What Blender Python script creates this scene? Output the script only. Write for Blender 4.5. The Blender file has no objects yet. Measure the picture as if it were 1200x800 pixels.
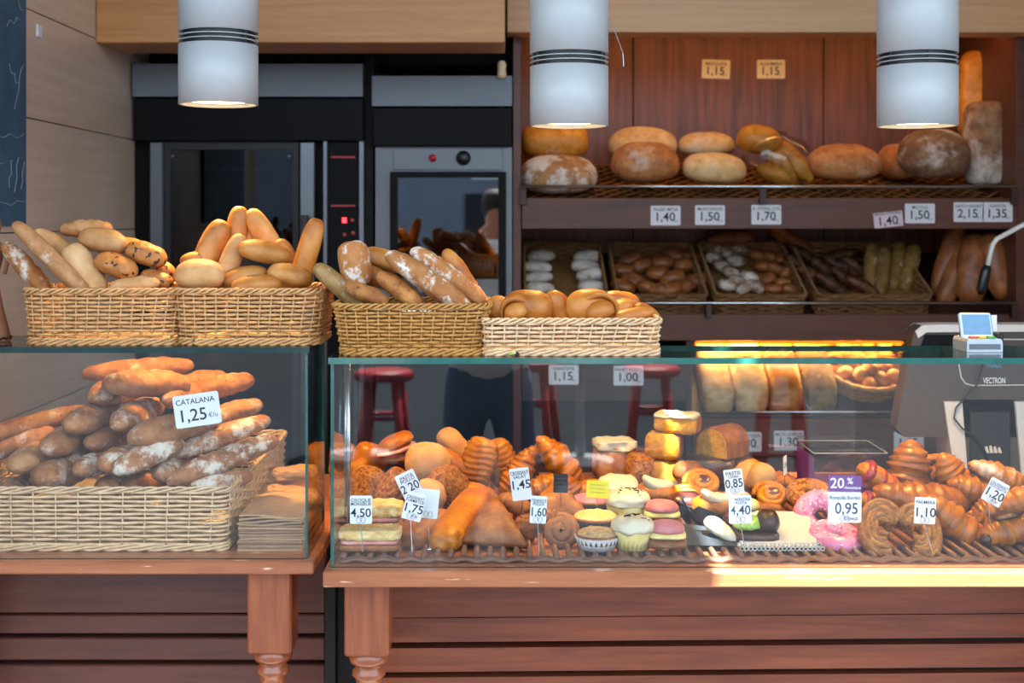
import bpy, bmesh, math, random
from mathutils import Vector, Matrix, noise
random.seed(7)
sc = bpy.context.scene
C = sc.collection
# ------------------------------------------------------------------ camera, sky, sun, exposure
EYE = 1.6
FPX = 1500.0            # focal length in pixels of the 1200x800 frame
cam_d = bpy.data.cameras.new('camera'); cam = bpy.data.objects.new('camera', cam_d); C.objects.link(cam)
cam.location = (0, 0, EYE); cam.rotation_euler = (math.pi/2, 0, 0)
cam_d.sensor_width = 36; cam_d.lens = 36*FPX/1200
cam_d.shift_x = 10/1200; cam_d.shift_y = -145/1200
cam_d.clip_start = 0.02
cam_d.dof.use_dof = True; cam_d.dof.focus_distance = 2.68; cam_d.dof.aperture_fstop = 4.0
sc.camera = cam
w = bpy.data.worlds.new('sky'); sc.world = w; w.use_nodes = True
bg = w.node_tree.nodes['Background']
bg.inputs[0].default_value = (0.72, 0.86, 1.0, 1); bg.inputs[1].default_value = 4.2
sun_d = bpy.data.lights.new('sun', 'SUN'); sun = bpy.data.objects.new('sun', sun_d); C.objects.link(sun)
SUNDIR = Vector((-0.12, 0.44, -0.89)).normalized()
sun.rotation_euler = SUNDIR.to_track_quat('-Z', 'Y').to_euler()
sun_d.energy = 60.0; sun_d.angle = 0.01; sun_d.color = (1.0, 0.95, 0.86)
LAMP_W, STRIP = 62.0, .9
sc.view_settings.view_transform = 'Standard'; sc.view_settings.look = 'None'
sc.view_settings.gamma = 1; sc.view_settings.use_curve_mapping = False
sc.view_settings.exposure = 0.0
sc.cycles.caustics_reflective = False; sc.cycles.caustics_refractive = False
sc.cycles.max_bounces = 10; sc.cycles.transparent_max_bounces = 24
sc.cycles.sample_clamp_indirect = 6.0

# ------------------------------------------------------------------ helpers
pi = math.pi
def S(D): return D/FPX
def X(px, D): return (px-590)*D/FPX
def Z(py, D): return EYE-(py-255)*D/FPX
def P(px, py, D): return Vector((X(px, D), D, Z(py, D)))
def lin(h):
    h = h.lstrip('#'); o = []
    for i in (0, 2, 4):
        c = int(h[i:i+2], 16)/255
        o.append(c/12.92 if c <= .04045 else ((c+.055)/1.055)**2.4)
    return (*o, 1)

class MB:
    def __init__(s): s.v = []; s.f = []; s.m = []
    def add(s, vs, fs, mi=0):
        o = len(s.v); s.v += [tuple(v) for v in vs]; s.f += [[i+o for i in f] for f in fs]; s.m += [mi]*len(fs); return s
    def box(s, x0, x1, y0, y1, z0, z1, bev=0, mi=0, seg=1):
        if x0 > x1: x0, x1 = x1, x0
        if z0 > z1: z0, z1 = z1, z0
        if bev <= 0:
            v = [(x, y, z) for x in (x0, x1) for y in (y0, y1) for z in (z0, z1)]
            return s.add(v, [(0,1,3,2),(4,6,7,5),(0,4,5,1),(2,3,7,6),(0,2,6,4),(1,5,7,3)], mi)
        bm = bmesh.new(); bmesh.ops.create_cube(bm, size=1)
        for q in bm.verts: q.co = ((x0+x1)/2+q.co.x*(x1-x0), (y0+y1)/2+q.co.y*(y1-y0), (z0+z1)/2+q.co.z*(z1-z0))
        bmesh.ops.bevel(bm, geom=bm.edges[:], offset=bev, segments=seg, affect='EDGES', profile=.5)
        bm.verts.index_update()
        s.add([q.co[:] for q in bm.verts], [[q.index for q in f.verts] for f in bm.faces], mi); bm.free(); return s
    def tube(s, pts, r, n=6, closed=False, mi=0, sq=1.0):
        pts = [Vector(p) for p in pts]; N = len(pts)
        rs = r if isinstance(r, (list, tuple)) else [r]*N
        vs = []; up = None
        for i, p in enumerate(pts):
            a = pts[(i-1) % N] if (closed or i > 0) else p
            b = pts[(i+1) % N] if (closed or i < N-1) else p
            t = (b-a)
            t = t.normalized() if t.length > 1e-9 else Vector((0, 0, 1))
            if up is None:
                up = Vector((0, 0, 1)) if abs(t.z) < .9 else Vector((0, 1, 0))
            up = (up-t*up.dot(t)); up = up.normalized() if up.length > 1e-6 else t.orthogonal().normalized()
            e = t.cross(up)
            for k in range(n):
                a_ = 2*pi*k/n
                vs.append(p+e*(math.cos(a_)*rs[i])+up*(math.sin(a_)*rs[i]*sq))
        fs = []
        for i in range(N if closed else N-1):
            j = (i+1) % N
            for k in range(n): fs.append((i*n+k, i*n+(k+1) % n, j*n+(k+1) % n, j*n+k))
        if not closed:
            fs.append(tuple(range(n-1, -1, -1))); fs.append(tuple((N-1)*n+k for k in range(n)))
        return s.add(vs, fs, mi)
    def lathe(s, prof, n=28, c=(0, 0, 0), mi=0, rip=0, ripn=0):
        vs = []; fs = []
        for (r, z) in prof:
            for k in range(n):
                a = 2*pi*k/n; rr = r*(1+rip*math.cos(ripn*a)) if rip else r
                vs.append((c[0]+rr*math.cos(a), c[1]+rr*math.sin(a), c[2]+z))
        for i in range(len(prof)-1):
            for k in range(n): fs.append((i*n+k, i*n+(k+1) % n, (i+1)*n+(k+1) % n, (i+1)*n+k))
        return s.add(vs, fs, mi)
    def prism(s, poly, y0, y1, mi=0):
        n = len(poly)
        vs = [(p[0], y0, p[1]) for p in poly]+[(p[0], y1, p[1]) for p in poly]
        fs = [tuple(range(n)), tuple(range(2*n-1, n-1, -1))]+[(i, n+i, n+(i+1) % n, (i+1) % n) for i in range(n)]
        return s.add(vs, fs, mi)
    def mesh(s, name, mats, smooth=False):
        me = bpy.data.meshes.new(name); me.from_pydata(s.v, [], s.f)
        for m in (mats if isinstance(mats, (list, tuple)) else [mats]): me.materials.append(M[m] if isinstance(m, str) else m)
        if any(s.m): me.polygons.foreach_set('material_index', s.m)
        if smooth: me.polygons.foreach_set('use_smooth', [True]*len(me.polygons))
        bm = bmesh.new(); bm.from_mesh(me); bmesh.ops.recalc_face_normals(bm, faces=bm.faces[:]); bm.to_mesh(me); bm.free()
        me.update(); return me
    def build(s, name, mats, parent=None, smooth=False, kind=None):
        o = bpy.data.objects.new(name, s.mesh(name, mats, smooth)); C.objects.link(o)
        if parent: o.parent = parent
        if kind: o['kind'] = kind
        return o
def tag(o, label, cat, group=None):
    o['label'] = label; o['category'] = cat
    if group: o['group'] = group
    return o
def thing(name, label, cat, loc=(0, 0, 0), group=None):
    o = bpy.data.objects.new(name, None); C.objects.link(o); o.location = loc; o.empty_display_size = .05
    return tag(o, label, cat, group)
def struct(name, mb, mat, label=None):
    o = mb.build(name, mat); o['kind'] = 'structure'
    if label: o['label'] = label
    return o
def basis(ang, yaw, roll=0):
    a, y, r = math.radians(ang), math.radians(yaw), math.radians(roll)
    d = Vector((math.cos(a)*math.cos(y), math.sin(y), math.sin(a)*math.cos(y)))
    up = Vector((0, 0, 1)) if abs(d.z) < .8 else Vector((0, -1, .15))
    z = (up-d*up.dot(d)).normalized(); e = z.cross(d)
    m = Matrix((d, e, z)).transposed()
    return m @ Matrix.Rotation(r, 3, 'X')

# ------------------------------------------------------------------ materials
M = {}
def nodes(name):
    m = bpy.data.materials.new(name); m.use_nodes = True; M[name] = m
    nt = m.node_tree; b = nt.nodes['Principled BSDF']
    return m, nt, b
def N(nt, t, **k):
    n = nt.nodes.new(t)
    for a, v in k.items():
        if a.startswith('i_'): n.inputs[a[2:].replace('_', ' ')].default_value = v
        else: setattr(n, a, v)
    return n
def ramp(nt, stops):
    r = nt.nodes.new('ShaderNodeValToRGB'); e = r.color_ramp.elements
    while len(e) < len(stops): e.new(.5)
    for q, (p, c) in zip(e, stops): q.position = p; q.color = c
    return r
def plain(name, col, rough=.5, metal=0, var=.08, bump=0, scale=60, coat=0, spec=.5):
    m, nt, b = nodes(name); L = nt.links
    c = lin(col); tc = N(nt, 'ShaderNodeTexCoord'); n = N(nt, 'ShaderNodeTexNoise', i_Scale=scale, i_Detail=3.0)
    L.new(tc.outputs['Object'], n.inputs['Vector'])
    r = ramp(nt, [(.25, tuple(x*(1-var) for x in c[:3])+(1,)), (.75, tuple(min(1, x*(1+var)) for x in c[:3])+(1,))])
    L.new(n.outputs['Fac'], r.inputs[0]); L.new(r.outputs[0], b.inputs['Base Color'])
    b.inputs['Roughness'].default_value = rough; b.inputs['Metallic'].default_value = metal
    b.inputs['Specular IOR Level'].default_value = spec; b.inputs['Coat Weight'].default_value = coat
    if bump:
        bp = N(nt, 'ShaderNodeBump', i_Strength=bump, i_Distance=.004); L.new(n.outputs['Fac'], bp.inputs['Height']); L.new(bp.outputs[0], b.inputs['Normal'])
    return m
def wood(name, dark, light, axis='X', scale=1.0, rough=.4, coat=0, stretch=14, wear=None):
    m, nt, b = nodes(name); L = nt.links
    tc = N(nt, 'ShaderNodeTexCoord'); mp = N(nt, 'ShaderNodeMapping')
    k = {'X': 0, 'Y': 1, 'Z': 2}[axis]; sv = [stretch*scale]*3; sv[k] = 1.0*scale; mp.inputs['Scale'].default_value = sv
    L.new(tc.outputs['Object'], mp.inputs[0])
    n = N(nt, 'ShaderNodeTexNoise', i_Scale=2.5, i_Detail=6.0, i_Roughness=.62, i_Distortion=.4); L.new(mp.outputs[0], n.inputs['Vector'])
    r = ramp(nt, [(.3, lin(dark)), (.7, lin(light))]); L.new(n.outputs['Fac'], r.inputs[0])
    out = r.outputs[0]
    if wear:
        n2 = N(nt, 'ShaderNodeTexNoise', i_Scale=9.0, i_Detail=5.0); mp2 = N(nt, 'ShaderNodeMapping'); mp2.inputs['Scale'].default_value = (1.5, 5, 16)
        L.new(tc.outputs['Object'], mp2.inputs[0]); L.new(mp2.outputs[0], n2.inputs['Vector'])
        r2 = ramp(nt, [(.66, (0, 0, 0, 1)), (.72, (1, 1, 1, 1))]); L.new(n2.outputs['Fac'], r2.inputs[0])
        mx = N(nt, 'ShaderNodeMix', data_type='RGBA'); L.new(r2.outputs[0], mx.inputs[0]); L.new(out, mx.inputs[6]); mx.inputs[7].default_value = lin(wear); out = mx.outputs[2]
    L.new(out, b.inputs['Base Color']); b.inputs['Roughness'].default_value = rough; b.inputs['Coat Weight'].default_value = coat
    bp = N(nt, 'ShaderNodeBump', i_Strength=.12, i_Distance=.002); L.new(n.outputs['Fac'], bp.inputs['Height']); L.new(bp.outputs[0], b.inputs['Normal'])
    return m
def crust(name, dark, base, light, flour=0.0, fscale=55, rough=.55, scale=28, bump=.35, coat=0, fcol='D6CABC', fsoft=.24, sat=1.0, val=1.0, spots=None, sscale=90, samt=.36, streak=None):
    m, nt, b = nodes(name); L = nt.links
    tc = N(nt, 'ShaderNodeTexCoord'); oi = N(nt, 'ShaderNodeObjectInfo')
    off = N(nt, 'ShaderNodeVectorMath', operation='ADD'); cb = N(nt, 'ShaderNodeVectorMath', operation='SCALE'); cb.inputs['Scale'].default_value = 7.0
    L.new(oi.outputs['Random'], cb.inputs[0]); L.new(tc.outputs['Object'], off.inputs[0]); L.new(cb.outputs[0], off.inputs[1])
    vec = off.outputs[0]
    if streak:
        mp = N(nt, 'ShaderNodeMapping'); mp.inputs['Scale'].default_value = streak; L.new(vec, mp.inputs[0]); v1 = mp.outputs[0]
    else: v1 = vec
    n = N(nt, 'ShaderNodeTexNoise', i_Scale=scale, i_Detail=5.0, i_Roughness=.6); L.new(v1, n.inputs['Vector'])
    r = ramp(nt, [(.3, lin(dark)), (.5, lin(base)), (.72, lin(light))]); L.new(n.outputs['Fac'], r.inputs[0]); out = r.outputs[0]
    bn = N(nt, 'ShaderNodeTexNoise', i_Scale=scale*.55, i_Detail=3.0); L.new(vec, bn.inputs['Vector']); br = ramp(nt, [(.42, (0, 0, 0, 1)), (.68, (.6, .6, .6, 1))]); L.new(bn.outputs['Fac'], br.inputs[0])
    bm_ = N(nt, 'ShaderNodeMix', data_type='RGBA'); L.new(br.outputs[0], bm_.inputs[0]); L.new(out, bm_.inputs[6]); bm_.inputs[7].default_value = lin(dark); out = bm_.outputs[2]
    hs = N(nt, 'ShaderNodeHueSaturation'); mr = N(nt, 'ShaderNodeMapRange'); mr.inputs[3].default_value = .84*val; mr.inputs[4].default_value = 1.12*val
    hs.inputs['Saturation'].default_value = sat; L.new(oi.outputs['Random'], mr.inputs[0]); L.new(mr.outputs[0], hs.inputs['Value']); L.new(out, hs.inputs['Color']); out = hs.outputs[0]
    if spots:
        vo = N(nt, 'ShaderNodeTexNoise', i_Scale=sscale, i_Detail=1.0); L.new(vec, vo.inputs['Vector'])
        rs = ramp(nt, [(1-samt-.03, (0, 0, 0, 1)), (1-samt+.02, (1, 1, 1, 1))]); L.new(vo.outputs['Fac'], rs.inputs[0])
        mx = N(nt, 'ShaderNodeMix', data_type='RGBA'); L.new(rs.outputs[0], mx.inputs[0]); L.new(out, mx.inputs[6]); mx.inputs[7].default_value = lin(spots); out = mx.outputs[2]
    hsrc = n.outputs['Fac']
    if flour > 0:
        f = N(nt, 'ShaderNodeTexNoise', i_Scale=fscale, i_Detail=6.0, i_Roughness=.68); L.new(vec, f.inputs['Vector'])
        big = N(nt, 'ShaderNodeTexNoise', i_Scale=fscale*.28, i_Detail=1.0); L.new(vec, big.inputs['Vector'])
        ad = N(nt, 'ShaderNodeMath', operation='ADD'); L.new(f.outputs['Fac'], ad.inputs[0]); L.new(big.outputs['Fac'], ad.inputs[1])
        t = 1.32-.55*flour
        rf = ramp(nt, [(min(.97, (t-.10)/2), (0, 0, 0, 1)), (min(.99, (t-.10+fsoft*1.4)/2), (1, 1, 1, 1))])
        hf = N(nt, 'ShaderNodeMath', operation='MULTIPLY'); hf.inputs[1].default_value = .5; L.new(ad.outputs[0], hf.inputs[0]); L.new(hf.outputs[0], rf.inputs[0])
        mx = N(nt, 'ShaderNodeMix', data_type='RGBA'); L.new(rf.outputs[0], mx.inputs[0]); L.new(out, mx.inputs[6]); mx.inputs[7].default_value = lin(fcol); out = mx.outputs[2]
    L.new(out, b.inputs['Base Color']); b.inputs['Roughness'].default_value = rough; b.inputs['Coat Weight'].default_value = coat; b.inputs['Coat Roughness'].default_value = .3; b.inputs['Specular IOR Level'].default_value = .35
    fn = N(nt, 'ShaderNodeTexNoise', i_Scale=scale*5, i_Detail=4.0); L.new(vec, fn.inputs['Vector'])
    ad2 = N(nt, 'ShaderNodeMath', operation='ADD'); L.new(hsrc, ad2.inputs[0]); L.new(fn.outputs['Fac'], ad2.inputs[1])
    bp = N(nt, 'ShaderNodeBump', i_Strength=bump, i_Distance=.004); L.new(ad2.outputs[0], bp.inputs['Height']); L.new(bp.outputs[0], b.inputs['Normal'])
    return m
def glass(name, tint=(1, 1, 1), f0=.04, dust=0.0):
    m, nt, b = nodes(name); L = nt.links; nt.nodes.remove(b); out = nt.nodes['Material Output']
    tr = N(nt, 'ShaderNodeBsdfTransparent'); tr.inputs[0].default_value = (*tint, 1)
    gl = N(nt, 'ShaderNodeBsdfGlossy'); gl.inputs['Roughness'].default_value = .0
    lw = N(nt, 'ShaderNodeLayerWeight'); lw.inputs[0].default_value = .5
    pw = N(nt, 'ShaderNodeMath', operation='POWER'); pw.inputs[1].default_value = 5.0; L.new(lw.outputs['Facing'], pw.inputs[0])
    mr = N(nt, 'ShaderNodeMath', operation='MULTIPLY_ADD'); mr.inputs[1].default_value = 1-f0; mr.inputs[2].default_value = f0; L.new(pw.outputs[0], mr.inputs[0])
    mx = N(nt, 'ShaderNodeMixShader'); L.new(mr.outputs[0], mx.inputs[0]); L.new(tr.outputs[0], mx.inputs[1]); L.new(gl.outputs[0], mx.inputs[2])
    L.new(mx.outputs[0], out.inputs[0]); return m
def emit(name, col, st):
    m, nt, b = nodes(name); b.inputs['Base Color'].default_value = lin(col)
    b.inputs['Emission Color'].default_value = lin(col); b.inputs['Emission Strength'].default_value = st
    return m

glass('glass', (.985, .995, .99)); glass('glass_dark', (.30, .32, .34), .06); glass('glass_oven', (.34, .36, .38), .17); glass('plastic', (.93, .94, .95), .07)
plain('glass_edge', '1F5A52', .12, var=.25, scale=25); plain('glass_edge_dark', '14302F', .12, var=.3, scale=25)
wood('ledge_wood', '8A4E30', 'AE6C46', 'X', 1.6, .38, coat=.25, wear='D9B9A0')
wood('leg_wood', '743A20', '9A5430', 'Z', 1.8, .33, coat=.4)
wood('panel_wood', '4A2822', '62382C', 'X', 1.2, .42, coat=.15)
wood('panel_wood_right', '5C2C1C', '86482C', 'X', 1.2, .4, coat=.15)
plain('black_gap', '0B0B0D', .8)
wood('beam_wood', 'B47C46', 'CC955C', 'X', .9, .42, stretch=22)
wood('beam_wood_pale', 'C79A6C', 'D8AE80', 'X', .9, .42, stretch=22)
wood('laminate', 'C2AC98', 'D4BEAA', 'Y', .7, .32, stretch=22)
plain('slate', '31546A', .75, var=.25, scale=14)
plain('chalk', '9AA6AE', .95)
wood('cabinet_back', '4A2616', '86482A', 'Z', 1.1, .42, stretch=16)
wood('cabinet', '4A2A20', '65392B', 'X', 1.0, .45)
wood('cabinet_dark', '2C1A18', '40261F', 'X', 1.0, .5)
wood('lattice_wood', '6A431F', 'A5733A', 'X', 3, .55)
plain('chrome', 'C9CDD2', .18, 1); plain('steel', '6E757B', .34, 1, var=.04, scale=8); plain('steel_soft', '6C7278', .45, .6, var=.05, scale=8)
plain('hood_grey', '6E7982', .5, .15, var=.05, scale=8); plain('oven_black', '07090D', .55, var=.2, spec=.15); plain('oven_dark', '15181D', .5); plain('wall_black', '08090B', .8)
plain('lamp_shell', 'B0B5B7', .42, var=.02); plain('lamp_black', '111214', .5); plain('red_wire', 'A03018', .5)
emit('bulb', 'FFDFA8', 14); emit('strip', 'FF8210', 1.6); emit('led_red', 'FF3038', 5); emit('led_dim', '7A2028', .8)
plain('red_plastic', 'B01C22', .35); plain('black_plastic', '121316', .35); plain('dark_grey', '463D38', .5, var=.06); plain('pale_grey', 'C9C5BE', .5, var=.04)
plain('card', 'DCDEE2', .6, var=.01); plain('card_cream', 'E9DDB2', .6, var=.02); plain('card_black', '1E2730', .6); plain('card_yellow', 'E8D81A', .55, var=.05); plain('card_pink', 'DDC9CF', .6, var=.02)
plain('card_purple', '6E3A86', .55, var=.05); plain('ink', '1A1C24', .7); plain('ink_blue', '27415E', .7); plain('ink_white', 'F0F0F0', .7); plain('ink_grey', '6A6E76', .7)
plain('wire', 'C8CDD2', .25, .9); plain('paper_kraft', 'B08A66', .85, var=.12, scale=30, bump=.2); plain('paper_white', 'B8B6B6', .85, var=.04); plain('paper_brown', '9C7B5E', .85, var=.15, scale=30, bump=.2)
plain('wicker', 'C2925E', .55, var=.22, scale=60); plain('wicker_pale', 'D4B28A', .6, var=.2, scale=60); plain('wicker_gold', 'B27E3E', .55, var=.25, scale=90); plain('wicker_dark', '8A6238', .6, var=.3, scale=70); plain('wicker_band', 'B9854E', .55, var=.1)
plain('twig', '6A4632', .55, var=.3, scale=60); plain('tray_brown', '3A2A22', .6)
crust('catalana', '84502E', 'AE7248', 'C28C60', .24, 70, .6)
crust('catalana_floury', '84502E', 'AC724A', 'C08A60', .44, 80, .7, fsoft=.15)
crust('rustic', '7E4A22', 'AE7038', 'C8904F', .12, 70, .6, spots='5A3A20', sscale=160, samt=.3)
crust('golden', '9A5A1E', 'C48440', 'D6A262', 0, rough=.5, bump=.25, scale=16, coat=.1)
crust('golden_pale', 'A87444', 'C2925E', 'D4B084', 0, rough=.6, bump=.3, scale=14)
crust('golden_rich', '94501A', 'BC752C', 'CE9044', 0, rough=.45, bump=.25, scale=16, coat=.15)
crust('baguette', '9E683C', 'B68254', 'C69A6E', .1, 70, .6)
crust('floury', 'A0622E', 'AE7240', 'C08C5C', .36, 85, .7, fsoft=.12)
crust('olive', '74562E', '8F6E40', 'A68658', .05, 80, .6)
crust('choc_chip', '8E5226', 'AE7038', 'BE8248', 0, rough=.5, spots='3A1F18', sscale=75, samt=.37)
crust('cracked', '9C6A40', 'B88654', 'CFA06C', .63, 24, .7, fsoft=.10, fcol='DCD2C6')
crust('round_brown', '94562A', 'B87A46', 'CC9862', .25, 24, .6)
crust('round_pale', 'C09458', 'D8B57E', 'E6CB9C', .22, 30, .65)
crust('round_gold', 'A8641E', 'CC8A30', 'DBA350', .06, 30, .45, coat=.1)
crust('dark_rye', '6B4A34', '8E6A4C', 'A5835F', .5, 30, .8)
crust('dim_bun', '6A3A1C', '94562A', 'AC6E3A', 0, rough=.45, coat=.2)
crust('dark_pastry', '2E1A14', '53301C', '8A5830', 0, rough=.5, scale=34)
crust('grain', '5E4420', '80602A', '9A7840', .10, 80, .6)
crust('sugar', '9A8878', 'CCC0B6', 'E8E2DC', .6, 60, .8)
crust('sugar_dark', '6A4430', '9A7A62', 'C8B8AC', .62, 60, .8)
crust('croissant', '6A320A', 'AE651C', 'CC8A34', 0, sat=1.1, val=.9, rough=.4, coat=.25, scale=12, bump=.25, streak=(9, 1.5, 1.5))
crust('croissant_sugar', '9C5418', 'AE681E', 'C4863A', .22, 40, .45, scale=14, streak=(9, 1.5, 1.5), coat=.2)
crust('palmier', '6E3E18', '9A642C', 'B6813F', 0, rough=.5, coat=.15, scale=10, bump=.6, streak=(3, 12, 12))
crust('puff', '8E4C12', 'B87022', 'CC8E3A', 0, sat=1.1, val=.92, rough=.45, scale=22, bump=.4, coat=.15)
crust('puff_brown', '6A3C20', '93592E', 'AE7440', 0, rough=.5, scale=20, bump=.4)
crust('crumb', '824818', 'B07030', 'C8944E', 0, rough=.8, scale=120, bump=1.0, spots='7A3C1A', sscale=140, samt=.4)
crust('cheese', 'C99A50', 'E0C080', 'EFDDB0', 0, rough=.6, scale=60, bump=.8)
crust('sponge', 'A0660F', 'BA861C', 'CCA03C', 0, rough=.8, scale=90, bump=.7)
crust('cake_brown', '6A3818', '8E5426', 'A8703A', 0, rough=.6, scale=40, bump=.5)
crust('choc', '22120E', '3C2018', '4E2C20', 0, rough=.35, coat=.3)
crust('cream', 'C4BA9C', 'D4CAB2', 'DED6C4', 0, rough=.5, bump=.15)
crust('cream_yellow', 'C2AA5C', 'D2BE7C', 'DCCE9E', 0, rough=.5, bump=.1)
crust('pink', 'C86890', 'DE86AC', 'EAA4C2', 0, rough=.35, coat=.3, bump=.1)
crust('pink_soft', 'B4626A', 'CC8484', 'DAA09A', 0, rough=.5, bump=.3)
crust('red_glaze', '7E1E28', 'A83038', 'C04A48', 0, rough=.25, coat=.6)
crust('jam', '3E1A1C', '5A2A26', '74403A', 0, rough=.2, coat=.7)
crust('ham', 'C07468', 'D6948A', 'E4B0A6', 0, rough=.45)
crust('kiwi', '5A8A2A', '84AE48', 'A8C870', 0, rough=.25, coat=.5)
crust('tart_nut', 'B08858', 'D0AA78', 'E4C79C', 0, rough=.6, scale=120, bump=1.0)
plain('dark_paper', '1C1A20', .75, var=.2); plain('blue_paper', '1C2632', .85, var=.15); plain('sprinkle_a', 'F4F0F0', .5); plain('sprinkle_b', 'D83A8A', .5)
plain('screen_blue', '5A86A8', .25); plain('silver', 'B8C2CA', .35, .6); plain('key_yellow', 'D8B040', .5); plain('key_green', '4A9A5A', .5); plain('key_red', 'B85848', .5)
plain('pavement', '2E353D', .9, var=.2, scale=3, spec=.08); plain('asphalt', '3A3E44', .9, var=.2, scale=3); plain('facade_mat', '6C7684', .85, var=.12, scale=2); plain('plaster', 'A89A8C', .85); plain('floor_tile', '6A5A50', .5); plain('ceiling_mat', '8A7F74', .8)
plain('sunblocker_cloth', '5A2A22', .8); plain('stool_red', 'A8202C', .4); plain('denim', '56708E', .9, var=.2, scale=200); plain('shirt', 'F0F2F6', .85, var=.08); plain('skin', 'B98468', .6); plain('hair', '2A1E18', .7); plain('white_metal', 'E4E8EC', .4); plain('window_dark', '1A222C', .15)
plain('figurine', '8A5A40', .6, var=.2); plain('tray_metal', '5A5048', .4, .5)

# ------------------------------------------------------------------ the setting
def pb(mb, x0, x1, y0, y1, D0, D1, bev=0, mi=0):
    """box whose front face (at depth D0) spans the given part of the view"""
    return mb.box(X(x0, D0), X(x1, D0), D0, D1, Z(y1, D0), Z(y0, D0), bev, mi)
struct('floor', MB().box(-1.3, 1.85, 2.2, 5.0, -.05, 0), 'floor_tile')
struct('ceiling', MB().box(-1.3, 1.85, 2.31, 5.0, 3.3, 3.35), 'ceiling_mat')
struct('wall_back', MB().box(-1.3, 1.85, 4.95, 5.0, 0, 3.3), 'wall_black')
struct('wall_right', MB().box(1.80, 1.85, 2.31, 4.95, 0, 3.3), 'plaster')
wl = struct('wall_left', MB().box(-1.30, -1.262, 2.31, 4.95, 0, 3.3), 'black_gap')
for z0, z1 in ((0, .62), (.623, 1.09), (1.093, 1.56), (1.563, 1.861), (1.864, 2.147), (2.150, 2.75), (2.753, 3.3)):
    MB().box(-1.262, -1.25, 2.31, 4.95, z0, z1, .001).build('panel', 'laminate', wl)
struct('trim_1', MB().box(-1.249, X(592, 3.92), 3.92, 4.18, 2.136, 3.3, .003), 'beam_wood')
struct('trim_2', MB().box(X(594, 4.2), 1.80, 4.20, 4.32, 2.2076, 3.3, .003), 'beam_wood_pale')
struct('wall_front', MB().box(-3.2, 3.2, 2.15, 2.30, 3.25, 3.9).box(-3.2, -1.25, 2.15, 2.30, 0, 3.25).box(1.8, 3.2, 2.15, 2.30, 0, 3.25), 'plaster')
struct('pavement', MB().box(-14, 14, -20, 2.2, -.08, 0), 'pavement')

# street side: the house opposite, and two unseen sunblockers added to cut the sunlight
def sunblocker(x0, x1, ye, label):  # added out of view; its edge shapes where the sun reaches the ledge
    t = thing('sunblocker', label, 'sunblocker', (0, 0, 0), 'sunblockers added over the shop front')
    m = MB(); n = 2
    m.add([(x0, 2.145, 3.65), (x1, 2.145, 3.65), (x1, ye, 3.32), (x0, ye, 3.32), (x0, 2.145, 3.64), (x1, 2.145, 3.64), (x1, ye, 3.31), (x0, ye, 3.31)],
          [(0, 1, 2, 3), (7, 6, 5, 4), (0, 4, 5, 1), (3, 2, 6, 7), (0, 3, 7, 4), (1, 5, 6, 2)])
    m.build('cloth', 'sunblocker_cloth', t)
    MB().tube([(x0, ye, 3.31), (x1, ye, 3.31)], .015, 8).build('front_bar', 'white_metal', t)
sunblocker(-3.2, .74, 1.0, 'long dark red awning put in to shade the left of the counter')
sunblocker(.76, 3.2, 1.315, 'short dark red awning put in to limit sun to the right ledge')
hb = thing('street_house', 'grey house across the street facing the shop', 'building', (0, -18, 0))
MB().box(-12, 12, -.3, 0, 0, 3.6).build('wall', 'facade_mat', hb)
for i in range(7):
    wx = -10.5+i*3.5
    f = MB().box(wx-.65, wx+.65, 0, .05, 2.4, 3.3).build('window', 'white_metal', hb)
    MB().box(wx-.58, wx+.58, .05, .06, 2.46, 3.24).build('pane', 'window_dark', f)
    MB().box(wx-.8, wx+.8, 0, .06, .0, 2.1).build('shop_door', 'window_dark', hb)

# ------------------------------------------------------------------ chalkboard, sticker on the side wall
cb = thing('chalkboard', 'dark blue chalkboard with faint chalk strokes on the left wall', 'chalkboard', (-1.249, 2.5, 1.58))
MB().box(0, .012, 0, .82, 0, 1.1, .002).build('board', 'slate', cb)
for (a, b, c, d) in ((.70, .10, .72, .17), (.74, .09, .76, .18), (.78, .10, .80, .17), (.60, .12, .66, .16), (.55, .05, .80, .06), (.62, .22, .80, .23), (.74, .30, .79, .42), (.70, .40, .76, .36), (.68, .5, .77, .53), (.60, .33, .62, .46), (.72, .6, .79, .55)):
    pts = [(.0135, a+(c-a)*k/6+.006*math.sin(k*1.7+a*40), b+(d-b)*k/6+.006*math.cos(k*2.1+b*30)) for k in range(7)]
    MB().tube(pts, .0008, 4).build('chalk_stroke', 'chalk', cb)
p = P(47, 37, 3.44)
tag(MB().box(-1.2499, -1.244, 3.42, 3.455, 2.083, 2.118, .002).build('wall_clip', 'card'), 'small white clip stuck to the left wall panel', 'clip')
o = thing('figurine', 'small brown figurine in a flared skirt at the left end of the glass', 'figurine', (X(-8, 2.66), 2.66, 1.3435))
MB().lathe([(0, 0), (.034, .0), (.036, .004), (.030, .03), (.020, .07), (.013, .11), (.012, .14), (.018, .165), (.021, .19), (.016, .205), (.007, .215)], 20).build('dress', 'figurine', o, True)
MB().lathe([(0, .21), (.007, .213), (.014, .225), (.016, .238), (.014, .252), (.007, .262), (0, .264)], 16).build('head', 'figurine', o, True)
q = MB()
q.tube([(.018, 0, .195), (.032, -.004, .17), (.028, -.01, .14)], [.006, .005, .004], 8); q.build('arm', 'figurine', o, True)
q = MB(); q.tube([(.0352*math.cos(a*pi/16), .0352*math.sin(a*pi/16), .006+.003*(a % 2)) for a in range(32)], .0025, 5, True); q.build('lace_trim', 'black_plastic', o)

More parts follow.
